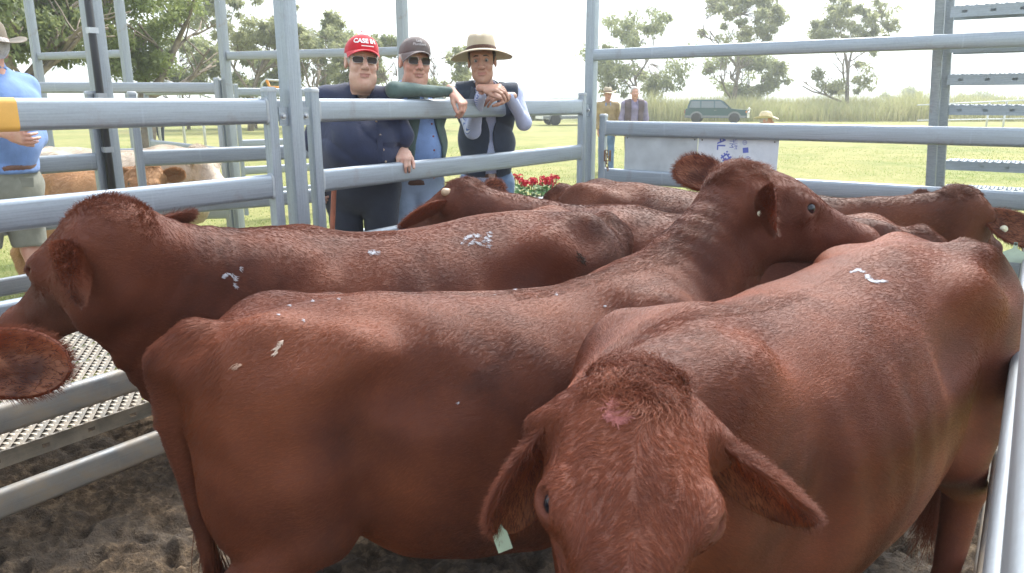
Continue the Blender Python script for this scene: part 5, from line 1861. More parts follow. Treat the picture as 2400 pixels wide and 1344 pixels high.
# ---------------------------------------------------------------- man in the broad hat
def man_hat():
    Y = 5.08
    hc = A3(1130, 146, Y - 0.16)
    base = A3(1140, 540, Y); base[2] = ZW
    fwd = unit((0.05, -1.0, -0.05))
    p = Person("man in broad fawn hat and navy vest resting crossed hands on the top rail", base, (unit((-0.02, -0.98, -0.06)), (-0.05, 0, 1)), fwd, hc, 1.06, "men leaning on the panel")
    tb = lambda px, py, dy=0.0: A3(px, py, Y + dy)
    std_joints(p, hc, tb(1136, 202, -0.06), (tb(1205, 222, 0.0), tb(1078, 222, -0.02)), (tb(1228, 288, -0.10), tb(1108, 306, -0.12)), (A3(1193, 232, 4.83), A3(1128, 226, 4.70)),
               (tb(1172, 430, 0.12), tb(1110, 430, 0.12)), (tb(1172, 520, 0.1), tb(1110, 520, 0.06)), (tb(1172, 600, 0.1), tb(1110, 600, 0.06)))
    p.J['wrL'][2] = 1.70; p.J['wrR'][2] = 1.715
    for k in 'LR':
        a = p.J['hi' + k]; p.J['kn' + k] = a + np.array((0.0, 0.0, -(a[2] - ZW - 0.07) * 0.5)); p.J['an' + k] = a + np.array((0, 0.02, -(a[2] - ZW - 0.09)))
    p.spine = [tb(1140, 415, 0.12), tb(1140, 330, 0.08), tb(1139, 262, 0.02), tb(1137, 222, -0.02)]
    p.W = (0.165, 0.170, 0.175, 0.09); p.D = (0.105, 0.112, 0.110, 0.07)
    p.belly = None; p.sr = 0.066; p.thigh = 0.092
    skin_body(p, M_SKIN3, [
        (p.J['wrL'], unit((-0.80, -0.38, 0.02)), unit((0.0, -0.60, 0.80)), -1, 0.55, 0.15, 0.5, None),
        (p.J['wrR'] + np.array((0.02, -0.02, 0.03)), unit((0.80, -0.30, 0.0)), unit((0.1, -0.55, 0.85)), 1, 0.62, 0.15, 0.4, None)], jowl=0.0)
    def shirt(P):
        d = p.torso(P, 0.0)
        for k in 'LR': d = smin(d, p.arm(P, k, 0.014, 0.93), 0.025)
        return neck_cut(p, P, d, 0.06, 0.066) + fold_noise(P, 0.0105, 4.0)
    garment(p, "shirt", M_STRIPE, shirt, ('neck', 'shL', 'shR', 'elL', 'elR', 'wrL', 'wrR', 'hiL', 'hiR'))
    ctr = p.spine[1]
    def vest(P):
        d = p.torso(P, 0.018)
        lat = (P - ctr.astype(f32)) @ p.TM[0].astype(f32); fr = (P - ctr.astype(f32)) @ p.TM[1].astype(f32)
        wid = 0.012 + 0.035 * np.clip((P[:, 2] - p.J['neck'][2] + 0.30) / 0.25, 0, 1) + 0.02 * np.clip((p.J['neck'][2] - 0.35 - P[:, 2]) / 0.2, 0, 1)
        d = smax(d, -smax(np.abs(lat + 0.03) - wid, -fr - 0.01, 0.01), 0.01)
        for k, s in (('L', 1), ('R', -1)):
            v = unit(p.J['sh' + k] - p.J['neck'])
            d = smax(d, ((P - p.J['sh' + k].astype(f32)) @ (p.TM[0] * (-s) * (1 if np.dot(p.TM[0] * (-s), v) > 0 else -1)).astype(f32)) - 0.030, 0.015)
        d = neck_cut(p, P, d, 0.0, 0.074)
        d = smax(d, (p.spine[0][2] + 0.0) - P[:, 2], 0.02)
        return d + fold_noise(P, 0.0090, 6.0)
    garment(p, "vest", M_VEST, vest, ('neck', 'shL', 'shR', 'hiL', 'hiR'))
    collar(p, M_VEST, 0.092, 0.06, 0.75)
    collar(p, M_STRIPE, 0.074, 0.042, 0.42, "shirt_collar")
    def pants(P):
        d = d_tube(P, [tb(1140, 432, 0.12), tb(1140, 400, 0.12)], (0.158, 0.16), (0.105, 0.108), p.TM[1])
        return smin(d, p.legs(P, 0.018, 0.97), 0.03) + fold_noise(P, 0.0075, 9.0)
    garment(p, "jeans", M_DENIM2, pants, ('hiL', 'hiR', 'knL', 'knR', 'anL', 'anR'), 0.012)
    zb = tb(1140, 408, 0.12)[2]
    def belt(P):
        d = d_tube(P, [tb(1140, 432, 0.12), tb(1140, 395, 0.12)], (0.163, 0.165), (0.110, 0.113), p.TM[1])
        return smax(d, np.abs(P[:, 2] - zb) - 0.017, 0.004)
    garment(p, "belt", M_LEATHER, belt, ('hiL', 'hiR'), 0.010)
    bp = on_front(belt, np.array((tb(1152, 408, 0.12)[0], p.spine[0][1], zb)), p.TM[1])
    bk = MB().box((0, 0, 0), (0.045, 0.006, 0.034)).build("buckle", M_FRAME, p.root); bk.location = bp - p.base
    hair_cap(p, M_HAIRD, -0.02, 0.06, 0.035)
    felt_hat("hat", p.root, p.HM * p.hs, p.hc - p.base, M_FELT, M_BAND, brim=0.100, lift=-0.016, tilt=0.20, z0=0.052)
    shoes(p, M_BOOT)
man_hat()

# ---------------------------------------------------------------- man in the blue work shirt, seen from behind at the left edge
def man_blue():
    Y = 4.30
    tb = lambda px, py, dy=0.0: A3(px - 30, py, Y + dy)
    hc = tb(4, 121, 0.0)
    base = tb(10, 700, 0.0); base[2] = ZW
    fwd = unit((-0.90, 0.42, 0))
    p = Person("man in blue work shirt and khaki shorts with folded arms at the left edge", base, fwd, fwd, hc, 1.05, None)
    std_joints(p, hc, tb(0, 160), (tb(-18, 205, 0.20), tb(28, 205, -0.18)), (tb(-70, 285, 0.12), tb(0, 300, -0.20)), (tb(-95, 290, -0.08), tb(52, 312, -0.10)),
               (tb(15, 445, 0.10), tb(35, 445, -0.10)), (tb(15, 560, 0.12), tb(28, 560, -0.14)), (tb(20, 690, 0.14), tb(8, 690, -0.12)))
    p.J['shL'] = p.J['neck'] + np.array((0, 0, -0.10)) - p.TM[0] * 0.19; p.J['shR'] = p.J['neck'] + np.array((0, 0, -0.10)) + p.TM[0] * 0.19
    p.J['elR'] = p.J['shR'] + np.array((0.02, -0.02, -0.29)); p.J['wrR'] = p.J['elR'] + p.TM[1] * 0.20 - p.TM[0] * 0.12 + np.array((0, 0, 0.02))
    p.J['elL'] = p.J['shL'] + np.array((0, 0, -0.28)) + p.TM[1] * 0.05; p.J['wrL'] = A3(14, 313, Y - 0.22)
    p.J['elL'] = p.J['shL'] + np.array((-0.02, 0, -0.27)) + p.TM[1] * 0.1
    for k, sg in (('L', -1), ('R', 1)):
        h = tb(32, 440) + p.TM[0] * sg * 0.10
        p.J['hi' + k] = h; p.J['kn' + k] = h + np.array((0, 0, -(h[2] - ZW) * 0.5)) + p.TM[1] * (0.10 if k == 'L' else -0.02); p.J['an' + k] = np.array((h[0], h[1], ZW + 0.09)) + p.TM[1] * (0.14 if k == 'L' else -0.08)
    p.spine = [tb(38, 405), tb(36, 320), tb(30, 240), tb(10, 185)]
    p.W = (0.175, 0.185, 0.20, 0.10); p.D = (0.150, 0.150, 0.140, 0.08)
    p.belly = None; p.sr = 0.075; p.thigh = 0.10
    skin_body(p, M_SKIN2, [(A3(14, 313, Y - 0.24), unit((0.8, -0.1, -0.15)), unit((0.2, -0.9, -0.2)), 1, 0.7, 0.1, 0.4, None)], eyes=False)
    def shirt(P):
        d = p.torso(P, 0.012)
        for k in 'LR': d = smin(d, p.arm(P, k, 0.026, 0.25), 0.03)
        d = neck_cut(p, P, d, 0.0, 0.07)
        d = smax(d, (p.spine[0][2] - 0.01) - P[:, 2], 0.02)
        return d + fold_noise(P, 0.0135, 8.0)
    garment(p, "shirt", M_BLUEWORK, shirt, ('neck', 'shL', 'shR', 'elL', 'elR', 'hiL', 'hiR'))
    collar(p, M_BLUEWORK, 0.084, 0.05, 0.4)
    def shorts(P):
        d = d_tube(P, [tb(36, 450), tb(38, 392)], (0.175, 0.165), (0.155, 0.145), p.TM[1])
        d = smin(d, p.legs(P, 0.035, 0.10), 0.04)
        d = smax(d, (p.J['knL'][2] + 0.02) - P[:, 2], 0.01)
        return d + fold_noise(P, 0.0090, 2.5)
    garment(p, "shorts", M_KHAKI, shorts, ('hiL', 'hiR', 'knL', 'knR'), 0.012)
    zb = tb(38, 392)[2]
    def belt(P):
        return smax(d_tube(P, [tb(38, 420), tb(38, 370)], (0.172, 0.172), (0.152, 0.152), p.TM[1]), np.abs(P[:, 2] - zb) - 0.02, 0.004)
    garment(p, "belt", M_LEATHER, belt, ('hiL', 'hiR'), 0.011)
    fl = on_front(shorts, tb(80, 425), unit((0.6, -0.8, 0)), 0.4)
    pk = MB().box((0, 0, 0), (0.11, 0.008, 0.055)).build("pocket_flap", M_KHAKI, p.root); pk.location = fl - p.base; pk.rotation_euler = (0, R(6), math.atan2(0.6, 0.8))
    hair_cap(p, M_HAIRG, -0.06, 0.07, 0.02)
    felt_hat("hat", p.root, p.HM * p.hs, p.hc - p.base, M_FELT2, M_BAND, brim=0.090, lift=0.028, tilt=0.02, z0=0.045)
    shoes(p, M_BOOT)
man_blue()

# ---------------------------------------------------------------- people farther off
def far_man(label, px_head, py_top, py_foot, Y, fwd, top_mat, leg_mat, hat=None, hairm=None, vest=None, skin=None, lean=0.0, group=None, vox=0.016, arms=None):
    zf = float(ground_z(0, Y))
    foot = A3(px_head, py_foot, Y); zf = min(zf, foot[2]) if py_foot else zf
    top = A3(px_head, py_top, Y)
    hgt = top[2] - zf - (0.07 if hat else 0.0)
    k = hgt / 1.75
    base = np.array((top[0], Y, zf))
    fwd = unit(fwd)
    hc = base + np.array((0, 0, 1.62 * k)) + fwd * lean
    p = Person(label, base, fwd, fwd, hc, 1.0 * k, group)
    r_ = p.TM[0]
    z = lambda h: np.array((0, 0, h * k))
    hang = arms or (0.06, -0.02)
    std_joints(p, hc, base + z(1.47) + fwd * lean * 0.8, (base + z(1.40) - r_ * 0.19 * k + fwd * lean * .7, base + z(1.40) + r_ * 0.19 * k + fwd * lean * .7),
               (base + z(1.12) - r_ * 0.25 * k, base + z(1.12) + r_ * 0.25 * k), (base + z(0.90) - r_ * 0.20 * k + fwd * hang[0], base + z(0.90) + r_ * 0.20 * k + fwd * hang[0]),
               (base + z(0.92) - r_ * 0.09, base + z(0.92) + r_ * 0.09), (base + z(0.48) - r_ * 0.10 + fwd * 0.04, base + z(0.48) + r_ * 0.09 - fwd * 0.02), (base + z(0.085) - r_ * 0.11 + fwd * 0.06, base + z(0.085) + r_ * 0.09 - fwd * 0.08))
    p.spine = [base + z(0.93), base + z(1.12) + fwd * lean * .3, base + z(1.32) + fwd * lean * .6, base + z(1.43) + fwd * lean * .75]
    p.W = (0.165, 0.175, 0.185, 0.09); p.D = (0.12, 0.13, 0.12, 0.07); p.belly = None; p.sr = 0.068; p.thigh = 0.095
    skin_body(p, skin or M_SKIN2, [(p.J['wrL'], unit((0, -0.1, -1)), -r_, -1, 0.5, 0.1, 0.4, None), (p.J['wrR'], unit((0, -0.1, -1)), r_, 1, 0.5, 0.1, 0.4, None)], vox, 0.007, eyes=False)
    def topf(P):
        d = p.torso(P, 0.010)
        for q in 'LR': d = smin(d, p.arm(P, q, 0.022, 0.95), 0.03)
        d = neck_cut(p, P, d, 0.05, 0.07); d = smax(d, (p.spine[0][2] - 0.02) - P[:, 2], 0.02)
        return d + fold_noise(P, 0.0075, 3.3)
    garment(p, "jumper" if not vest else "shirt", top_mat, topf, ('neck', 'shL', 'shR', 'elL', 'elR', 'wrL', 'wrR', 'hiL', 'hiR'), 0.014)
    if vest:
        def vf(P):
            d = p.torso(P, 0.032)
            lat = (P - p.spine[1].astype(f32)) @ p.TM[0].astype(f32); fr = (P - p.spine[1].astype(f32)) @ p.TM[1].astype(f32)
            d = smax(d, -smax(np.abs(lat) - 0.075, -fr - 0.01, 0.01), 0.01)
            d = smax(d, np.abs(lat) - 0.205, 0.015)
            d = neck_cut(p, P, d, 0.0, 0.08); return smax(d, (p.spine[0][2] - 0.03) - P[:, 2], 0.02)
        garment(p, "vest", vest, vf, ('neck', 'shL', 'shR', 'hiL', 'hiR'), 0.014)
    collar(p, M_BLUESH if not vest else top_mat, 0.078, 0.045, 0.5)
    def pants(P):
        d = d_tube(P, [base + z(0.90), base + z(0.97)], (0.16, 0.16), (0.12, 0.12), p.TM[1])
        return smin(d, p.legs(P, 0.020, 0.97), 0.03) + fold_noise(P, 0.0075, 1.7)
    garment(p, "trousers", leg_mat, pants, ('hiL', 'hiR', 'knL', 'knR', 'anL', 'anR'), 0.016)
    hair_cap(p, hairm or M_HAIRG, -0.04, 0.2 if not hat else 0.06, 0.045 if hat else 0.055)
    if hat: felt_hat("hat", p.root, p.HM * p.hs, p.hc - p.base, hat, M_BAND if hat is not M_STRAW else M_STRAW, brim=0.095, lift=0.030, tilt=0.03, z0=0.045)
    shoes(p, M_BOOT)
far_man("man in fawn hat and tan jumper standing on the grass beyond the corner post", 1425, 199, 394, 16.6, (0.1, -1, 0), M_TANKNIT, M_DENIM2, hat=M_FELT, group="men on the grass")
far_man("grey-haired man in mauve shirt and dark vest standing on the grass", 1488, 203, 392, 16.2, (0.0, -1, 0), M_MAUVE, M_NAVYT, vest=M_MAUVEV, group="men on the grass")
far_man("stooping person in cream straw hat behind the back gate", 1775, 252, 0, 10.4, (0.9, -0.45, 0), M_WHITE, M_DENIM, hat=M_STRAW, lean=0.12)
far_man("person in dark blue trousers standing in the yards far behind the cattle", 368, 236, 326, 26.0, (-0.5, -1, 0), M_NAVY, M_NAVYT, hairm=M_HAIRD)
# ------------------------------------------------------------------ yards farther back
def P2(px, Y, py=250): 
    v = at(px, py, Y); return Vector((v.x, v.y, 0))
a = P2(214, 4.95)
fence_panel(a - U * 2.4, a, "steel panel behind the man in the blue work shirt", mat=M_STEEL_OLD)
b = P2(312, 5.2)
fd = Vector((0.795, 0.607, 0))
fence_panel(b, b + fd * 1.85, "steel panel in front of the tan calf, behind the nearest panel", mat=M_STEEL_OLD)
tp = tall_post(P2(243, 5.02), 3.6, "tall steel post with a black conduit clipped to it, before the tan calf", 0.10, mat=M_STEEL_OLD)
cd = MB().tube([(-0.045, -0.062, 0.1), (-0.045, -0.062, 3.6)], 0.024, 10, up=(0, 1, 0)).build("conduit", M_BLACK, tp, True)
for z in (0.95, 1.36, 1.70, 2.1, 2.6):
    MB().box((-0.045, -0.066, z), (0.056, 0.050, 0.035)).build("clip", M_BOLT, tp)
a3, b3 = P2(40, 8.0), P2(512, 8.35)
fence_panel(a3, b3, "far steel panel across the yard behind the cream cow", zg=0.18, mat=M_STEEL_OLD)
c3 = P2(556, 10.4)
fence_panel(c3, P2(770, 11.2), "far steel panel on the grass to the left of man in red cap", zg=0.16, mat=M_STEEL_OLD)
fence_panel(P2(345, 10.3), P2(520, 8.45), "far steel panel running back from the tall post behind the cream cow", zg=0.17, mat=M_STEEL_OLD)
posts = [(88, 9.6, "far tall post nearest the left edge, below the dark tree"), (296, 9.0, "far tall post in front of the bright leafy tree"), (528, 8.4, "far tall post bolted to the yard panel behind the cream cow"), (946, 7.6, "tall post rising behind man in grey cap")]
tops_ = []
for px, Y, lab in posts:
    q = P2(px, Y, 150); tops_.append(q)
    tall_post(q, 4.4, lab, 0.085, 0.1, mat=M_STEEL_OLD)
def header(i, j, z, lab):
    A, B = tops_[i], tops_[j]; d = B - A
    r = empty("overhead_bar", (A.x, A.y, 0), math.atan2(d.y, d.x)); tag(r, lab, "bar")
    o = MB().sweep([(0.045, 0, z), (d.length - 0.045, 0, z)], rrect(0.05, 0.085, 0.012, 3)).build("bar", M_STEEL_OLD, r); auto_smooth(o)
header(0, 1, at(92, 133, 9.6).z, "far overhead bar below the dark tree at the left edge")
header(2, 3, at(530, 132, 8.4).z, "far overhead bar behind the cap-wearing men")

# portable loading ramp with white tube rails, and an orange hay frame
M_WTUBE = plain("white_tube", (0.62, 0.64, 0.66), 0.4, 0.2)
M_ORANGE = plain("orange_paint", (0.75, 0.30, 0.03), 0.45)
ramp = empty("loading_ramp", (0, 0, 0)); tag(ramp, "pale tube-railed loading ramp beyond the yards, sloping to the right", "ramp")
for k in range(7):
    a_, b_ = at(318 + 24 * k, 163 + 9 * k, 22 + 0.15 * k), at(420 + 21 * k, 205 + 7 * k, 21.5)
    MB().tube([a_, b_], 0.035, 6).build("rail", M_WTUBE, ramp, True)
for px in (322, 360, 420, 470):
    a_ = at(px, 170 + (px - 322) * 0.33, 22); MB().tube([(a_.x, a_.y, 0.1), a_], 0.04, 6, up=(0, 1, 0)).build("post", M_WTUBE, ramp, True)
hf_ = empty("hay_frame", (0, 0, 0)); tag(hf_, "orange and white tube frame standing beyond the yards left of the tall post", "frame")
MB().tube([at(612, 210, 24), at(614, 195, 24), at(624, 187, 24), at(660, 190, 24)], 0.035, 6).build("hoop", M_WTUBE, hf_, True)
MB().tube([at(625, 188, 24), at(632, 205, 24), at(660, 206, 24)], 0.05, 6).build("brace", M_ORANGE, hf_, True)
for px in (614, 660):
    q = at(px, 208, 24); MB().tube([(q.x, q.y, 0.1), q], 0.04, 6, up=(0, 1, 0)).build("leg", M_WTUBE, hf_, True)

# ------------------------------------------------------------------ cattle in the yard behind
M_TAN, M_TANH = coat_material("tan_hide", **TAN), coat_material("tan_coat", hairy=True, **TAN)
M_CRM, M_CRMH = coat_material("cream_hide", **CREAM), coat_material("cream_coat", hairy=True, **CREAM)
poll = A3(468, 352, 7.0); nose = A3(508, 418, 6.75)
f, u = head_axes(poll, nose, (0.5, -0.3, 0.8))
cow("shaggy cream cow behind the panels with its muzzle to the right", (-4.55, 6.95), (-3.25, 7.15), 1.03, poll, f, u, 1.15,
    (((0.3, -1.0, -0.1), (0.8, -0.2, 0.0), 0.18, 0.11, 0.6, 0.1), ((-0.1, 1.0, 0.1), (0.8, 0.2, 0.2), 0.18, 0.11, 0.5, 0.0)), coat=(M_CRM, M_CRMH), group="cattle in the yard behind", hairs=40000, seed=21, hair_r=0.0022, hlen=0.03, voxel=0.018, hvox=0.011, tuft=0.6)
poll = A3(345, 392, 5.75); nose = A3(322, 490, 5.45)
f, u = head_axes(poll, nose, (0.25, -0.7, 0.75))
cow("ginger tan calf behind the panels looking towards the camera", (-4.15, 6.30), (-3.15, 5.95), 0.95, poll, f, u, 1.0,
    (((-0.8, 0.3, -0.1), (0.1, -0.9, 0.0), 0.17, 0.10, 0.5, 0.1), ((0.9, 0.15, 0.05), (0.0, -0.9, 0.1), 0.17, 0.10, 0.5, 0.0)), coat=(M_TAN, M_TANH), group="cattle in the yard behind", hairs=40000, seed=22, hair_r=0.0020, hlen=0.024, voxel=0.018, hvox=0.011, tuft=0.4, name="calf")

# ------------------------------------------------------------------ ear tags, horn stub, paint on the coats
from mathutils.bvhtree import BVHTree
def C_(key): return next(v for k, v in COWS.items() if key in k)
def ear_point(cw, px, py):
    o = np.array((0, 0, CAMZ)); d = unit(np.array(ray(px, py)))
    best = None
    for E in cw["ears"]:
        q = E - o; t = q @ d; dist = np.linalg.norm(q - np.outer(t, d), axis=1)
        ok = np.where(dist < dist.min() + 0.006)[0]
        i = ok[np.argmin(t[ok])]
        if best is None or dist[i] < best[0]: best = (dist[i], E[i])
    return best[1], d
def loc(cw, w): return cw["Rm"] @ (np.asarray(w, float) - cw["org"])
def disc_tag(cw, px, py, r, mat, name="ear_tag"):
    w, d = ear_point(cw, px, py)
    w = w - d * 0.010
    M = Matrix.Translation(tuple(loc(cw, w))) @ Vector(tuple(cw["Rm"] @ -d)).to_track_quat('Z', 'Y').to_matrix().to_4x4()
    o = MB().lathe([(0.0, 0.004), (r * 0.22, 0.004), (r * 0.25, 0.002), (r * 0.9, 0.002), (r, 0.0), (r, -0.003)], 16).build(name, mat, cw["root"], True)
    o.matrix_local = M
    return o
def flag_tag(cw, px, py, mat, hgt=0.07, wid=0.055, px2=None, py2=None, behind=False):
    w, d = ear_point(cw, px, py)
    w = w + d * (0.022 if behind else -0.012)
    up = np.array((0, 0, 1.0)); x = unit(np.cross(d, up)); y = unit(np.cross(x, d))
    if px2 is not None:
        tt = np.array(ray(px2, py2)) - np.array(ray(px, py)); y = -unit(tt); x = unit(np.cross(d, y))
    out = [(-0.007, 0.008), (-0.009, -0.02), (-wid / 2, -hgt * 0.45), (-wid / 2, -hgt), (wid / 2, -hgt), (wid / 2, -hgt * 0.45), (0.009, -0.02), (0.007, 0.008)]
    fr = [loc(cw, w + x * a + y * b) for a, b in out]; bk = [loc(cw, w + x * a + y * b + d * 0.003) for a, b in out]
    m = len(out)
    MB().add(fr + bk, [tuple(range(m)), tuple(range(2 * m - 1, m - 1, -1))] + [(k, (k + 1) % m, m + (k + 1) % m, m + k) for k in range(m)]).build("ear_tag", mat, cw["root"])
    if not behind: disc_tag(cw, px, py, 0.008, M_TAGD, "tag_stud")
cd_, ce, cb, cc, ca = C_("stubby pale horn"), C_("farthest back"), C_("in the middle"), C_("facing the camera"), C_("along the left panels")
disc_tag(cd_, 1166, 462, 0.014, M_TAGW); disc_tag(cd_, 1184, 461, 0.011, M_TAGD)
disc_tag(ce, 2352, 536, 0.017, M_TAGW); flag_tag(ce, 2382, 572, M_TAGG, 0.085, 0.085)
disc_tag(cb, 1732, 512, 0.010, M_TAGW)
flag_tag(cc, 1168, 1222, M_TAGG, 0.060, 0.027, 1205, 1330, True)
disc_tag(C_("ginger tan"), 376, 424, 0.02, M_TAGR)
disc_tag(ca, 318, 535, 0.012, M_TAGW)
# horn stub
hp_ = cd_["hp"]
hs0 = np.array(hp_((0.02, -0.080, -0.012))); hdv = unit(np.array(hp_((0.0, -0.19, 0.03))) - hs0)
MB().tube([tuple(hs0), tuple(hs0 + hdv * 0.02), tuple(hs0 + hdv * 0.040), tuple(hs0 + hdv * 0.048)], 0.022, 10, radii=[0.024, 0.022, 0.017, 0.006]).build("horn", M_HORN, cd_["root"], True)

def bvh_of(cw):
    Vw = cw["V"] @ cw["Rm"].astype(f32) + cw["org"].astype(f32)
    return BVHTree.FromPolygons([tuple(v) for v in Vw.tolist()], [tuple(q) for q in cw["F"].tolist()])
_bv = {}
def paint(cw, strokes, width, n, mat, length=0.012, radius=0.0012, seed=0, name="paint_mark", soft=0.5, lift=0.08, gap=0.46):
    """Stock paint lying on the hair: coloured strands along strokes given where the photograph shows them."""
    key = id(cw)
    if key not in _bv: _bv[key] = bvh_of(cw)
    rs = np.random.default_rng(seed)
    segs = []
    for st in strokes:
        for a, b in zip(st[:-1], st[1:]): segs.append((np.array(a, float), np.array(b, float)))
    L = np.array([np.linalg.norm(b - a) + 2 for a, b in segs]); pick = rs.choice(len(segs), n, p=L / L.sum())
    P, D = [], []
    o = Vector((0, 0, CAMZ))
    for k in pick:
        a, b = segs[k]; t = rs.uniform()
        q = a + (b - a) * t + rs.normal(0, width * soft, 2)
        if hnoise(np.array([q[0] / 5.0]), np.array([q[1] / 5.0]), seed, 3)[0] < gap: continue
        hit = _bv[key].ray_cast(o, ray(*q).normalized())
        if hit[0] is None: continue
        N = np.array(hit[1]); 
        if N @ np.array(ray(*q)) > 0: N = -N
        fl = np.array((0, 0, -0.7)) - cw["Rm"].T @ np.array((0.9, 0, 0)) + rs.normal(0, 0.3, 3)
        fl = fl - N * (fl @ N)
        P.append(cw["Rm"] @ (np.array(hit[0]) + N * 0.0015 - cw["org"])); D.append(cw["Rm"] @ unit(unit(fl) + N * lift))
    if P: hair(name, cw["root"], np.array(P), np.array(D), length * rs.uniform(0.6, 1.3, len(P)), mat, radius, 3, 0.7, 0.0, seed)
paint(ca, [[(1078, 570), (1095, 556), (1118, 552), (1112, 566), (1098, 574)], [(1112, 568), (1130, 574), (1146, 545), (1144, 578)]], 4, 520, M_MARK, 0.010, 0.0007, seed=1)
paint(ca, [[(862, 594), (882, 592)]], 5, 90, M_MARK, 0.010, 0.0007, seed=2)
paint(ca, [[(520, 650), (523, 645), (536, 641), (550, 648), (549, 672)], [(560, 622), (562, 632)]], 2.5, 200, M_MARK, 0.010, 0.0009, seed=3)
paint(cc, [[(1992, 640), (2008, 634), (2026, 640), (2030, 652), (2044, 662), (2072, 660)]], 2.8, 380, M_MARK, 0.009, 0.0007, seed=4)
paint(cb, [[(648, 830), (652, 815), (664, 800)]], 3, 80, plain("pale_scar", (0.52, 0.40, 0.32), 0.7), seed=5)
paint(cb, [[(548, 860), (566, 854)]], 3, 45, plain("pale_scar_hair", (0.40, 0.24, 0.17), 0.7), seed=6)
for k, (x, y) in enumerate(((713, 752), (655, 738), (1418, 716), (1208, 678), (1076, 942), (680, 715), (735, 705), (795, 700), (1305, 690), (1160, 690))):
    paint(cb, [[(x, y), (x + 3, y + 3)]], 1.4, 7, M_MARK, 0.007, 0.0007, 20 + k, "fleck")
paint(cc, [[(1418, 968), (1440, 985), (1462, 975)], [(1430, 955), (1436, 945)]], 11, 520, plain("pink_scar", (0.34, 0.11, 0.10), 0.55), 0.012, 0.0008, 7, "scar")
paint(ca, [[(1345, 600), (1362, 606), (1368, 618), (1352, 590)]], 7, 90, plain("dried_dung", (0.035, 0.020, 0.013), 0.9), 0.012, 0.0016, 8, "dung")

# ------------------------------------------------------------------ geraniums in planters
M_PETAL = plain("red_petal", (0.62, 0.015, 0.045), 0.5, var=0.25, scale=60)
M_LEAFG = plain("geranium_leaf", (0.06, 0.16, 0.03), 0.5, var=0.3, scale=30)
M_POT = plain("planter", (0.22, 0.20, 0.17), 0.8)
def planter(pos, label, z0, ztop, wid, n, seed):
    rs = random.Random(seed)
    root = empty("flower_planter", (pos.x, pos.y, z0)); tag(root, label, "flowers", "planters of red flowers")
    h = ztop - 0.16 - z0
    MB().box((0, 0, h / 2), (wid, 0.22, h)).build("trough", M_POT, root)
    MB().box((0, 0, h + 0.004), (wid + 0.02, 0.24, 0.02)).build("rim", M_POT, root)
    mb = MB()
    for k in range(160):
        c = Vector((rs.uniform(-wid / 2, wid / 2), rs.uniform(-0.13, 0.13), h + rs.uniform(0.0, 0.11)))
        r = rs.uniform(0.018, 0.032); nrm = Vector((rs.uniform(-.6, .6), rs.uniform(-.9, .3), 1)).normalized(); q = nrm.to_track_quat('Z', 'Y')
        mb.add([c] + [c + q @ Vector((r * math.cos(a), r * math.sin(a), 0.005)) for a in np.linspace(0, 5.2, 8)], [(0, i, i + 1) for i in range(1, 8)])
    fo = mb.build("foliage", M_LEAFG, root); fo["kind"] = "stuff"
    for k in range(n):
        hx, hy, hz = rs.uniform(-wid / 2, wid / 2), rs.uniform(-0.10, 0.08), ztop - z0 + rs.uniform(-0.05, 0.03)
        mb = MB()
        for j in range(16):
            v = Vector((rs.gauss(0, 1), rs.gauss(0, 1), rs.gauss(0.4, 0.8))).normalized()
            c = v * 0.024; q = (v + Vector((rs.uniform(-.3, .3),) * 3)).to_track_quat('Z', 'Y')
            pts = [c]
            for i in range(10):
                a = 2 * math.pi * i / 10; rr = 0.014 * (1.0 if i % 2 else 0.55)
                pts.append(c + q @ Vector((rr * math.cos(a), rr * math.sin(a), 0.004)))
            mb.add(pts, [(0, i, i % 10 + 1) for i in range(1, 11)])
        fl = mb.build("blossom", M_PETAL, root); fl.location = (hx, hy, hz)
        MB().tube([(0, 0, 0), (-hx * 0.1, 0, h + 0.02 - hz)], 0.0025, 5, up=(0, 1, 0)).build("stem", M_LEAFG, fl)
pq = at(1248, 452, 6.55)
planter(pq, "planter of red geraniums outside the corner post beyond the cattle", 0.0, pq.z + 0.11, 0.50, 30, 3)
pq = at(2470, 655, 4.85)
planter(pq, "planter of red geraniums at the right edge outside the gate", 0.0, pq.z + 0.08, 0.5, 14, 5)
# ------------------------------------------------------------------ trees, tall grass, lawn, vehicles
def leaf_mat(name, lo, hi, trans=0.35):
    t = NT(name)
    c = t.coord("Object")
    n = t.noise(c, 0.9, 3); n2 = t.noise(c, 9, 2)
    col = t.mix(0.5, t.ramp(n, [(0.35, lo), (0.65, hi)]), t.ramp(n2, [(0.3, lo), (0.7, hi)]))
    t.set(Base_Color=col, Roughness=0.5)
    tr = t.node("ShaderNodeBsdfTranslucent"); t.l.new(t.mix(0.30, col, (0.62, 0.66, 0.30)), tr.inputs[0])
    mx = t.node("ShaderNodeMixShader"); mx.inputs[0].default_value = trans
    t.l.new(t.b.outputs[0], mx.inputs[1]); t.l.new(tr.outputs[0], mx.inputs[2]); t.l.new(mx.outputs[0], t.out.inputs[0])
    return t.m
M_GUM = leaf_mat("gum_leaf", (0.155, 0.185, 0.095), (0.270, 0.290, 0.160), 0.55)
M_GUM2 = leaf_mat("pale_gum_leaf", (0.195, 0.215, 0.125), (0.34, 0.345, 0.21), 0.55)
M_DARKLEAF = leaf_mat("dark_leaf", (0.070, 0.105, 0.035), (0.145, 0.190, 0.065), 0.45)
M_BRIGHTLEAF = leaf_mat("bright_leaf", (0.095, 0.150, 0.040), (0.210, 0.255, 0.080), 0.45)
M_BARK = plain("bark", (0.20, 0.165, 0.13), 0.9, var=0.35, scale=6, bump=0.5)
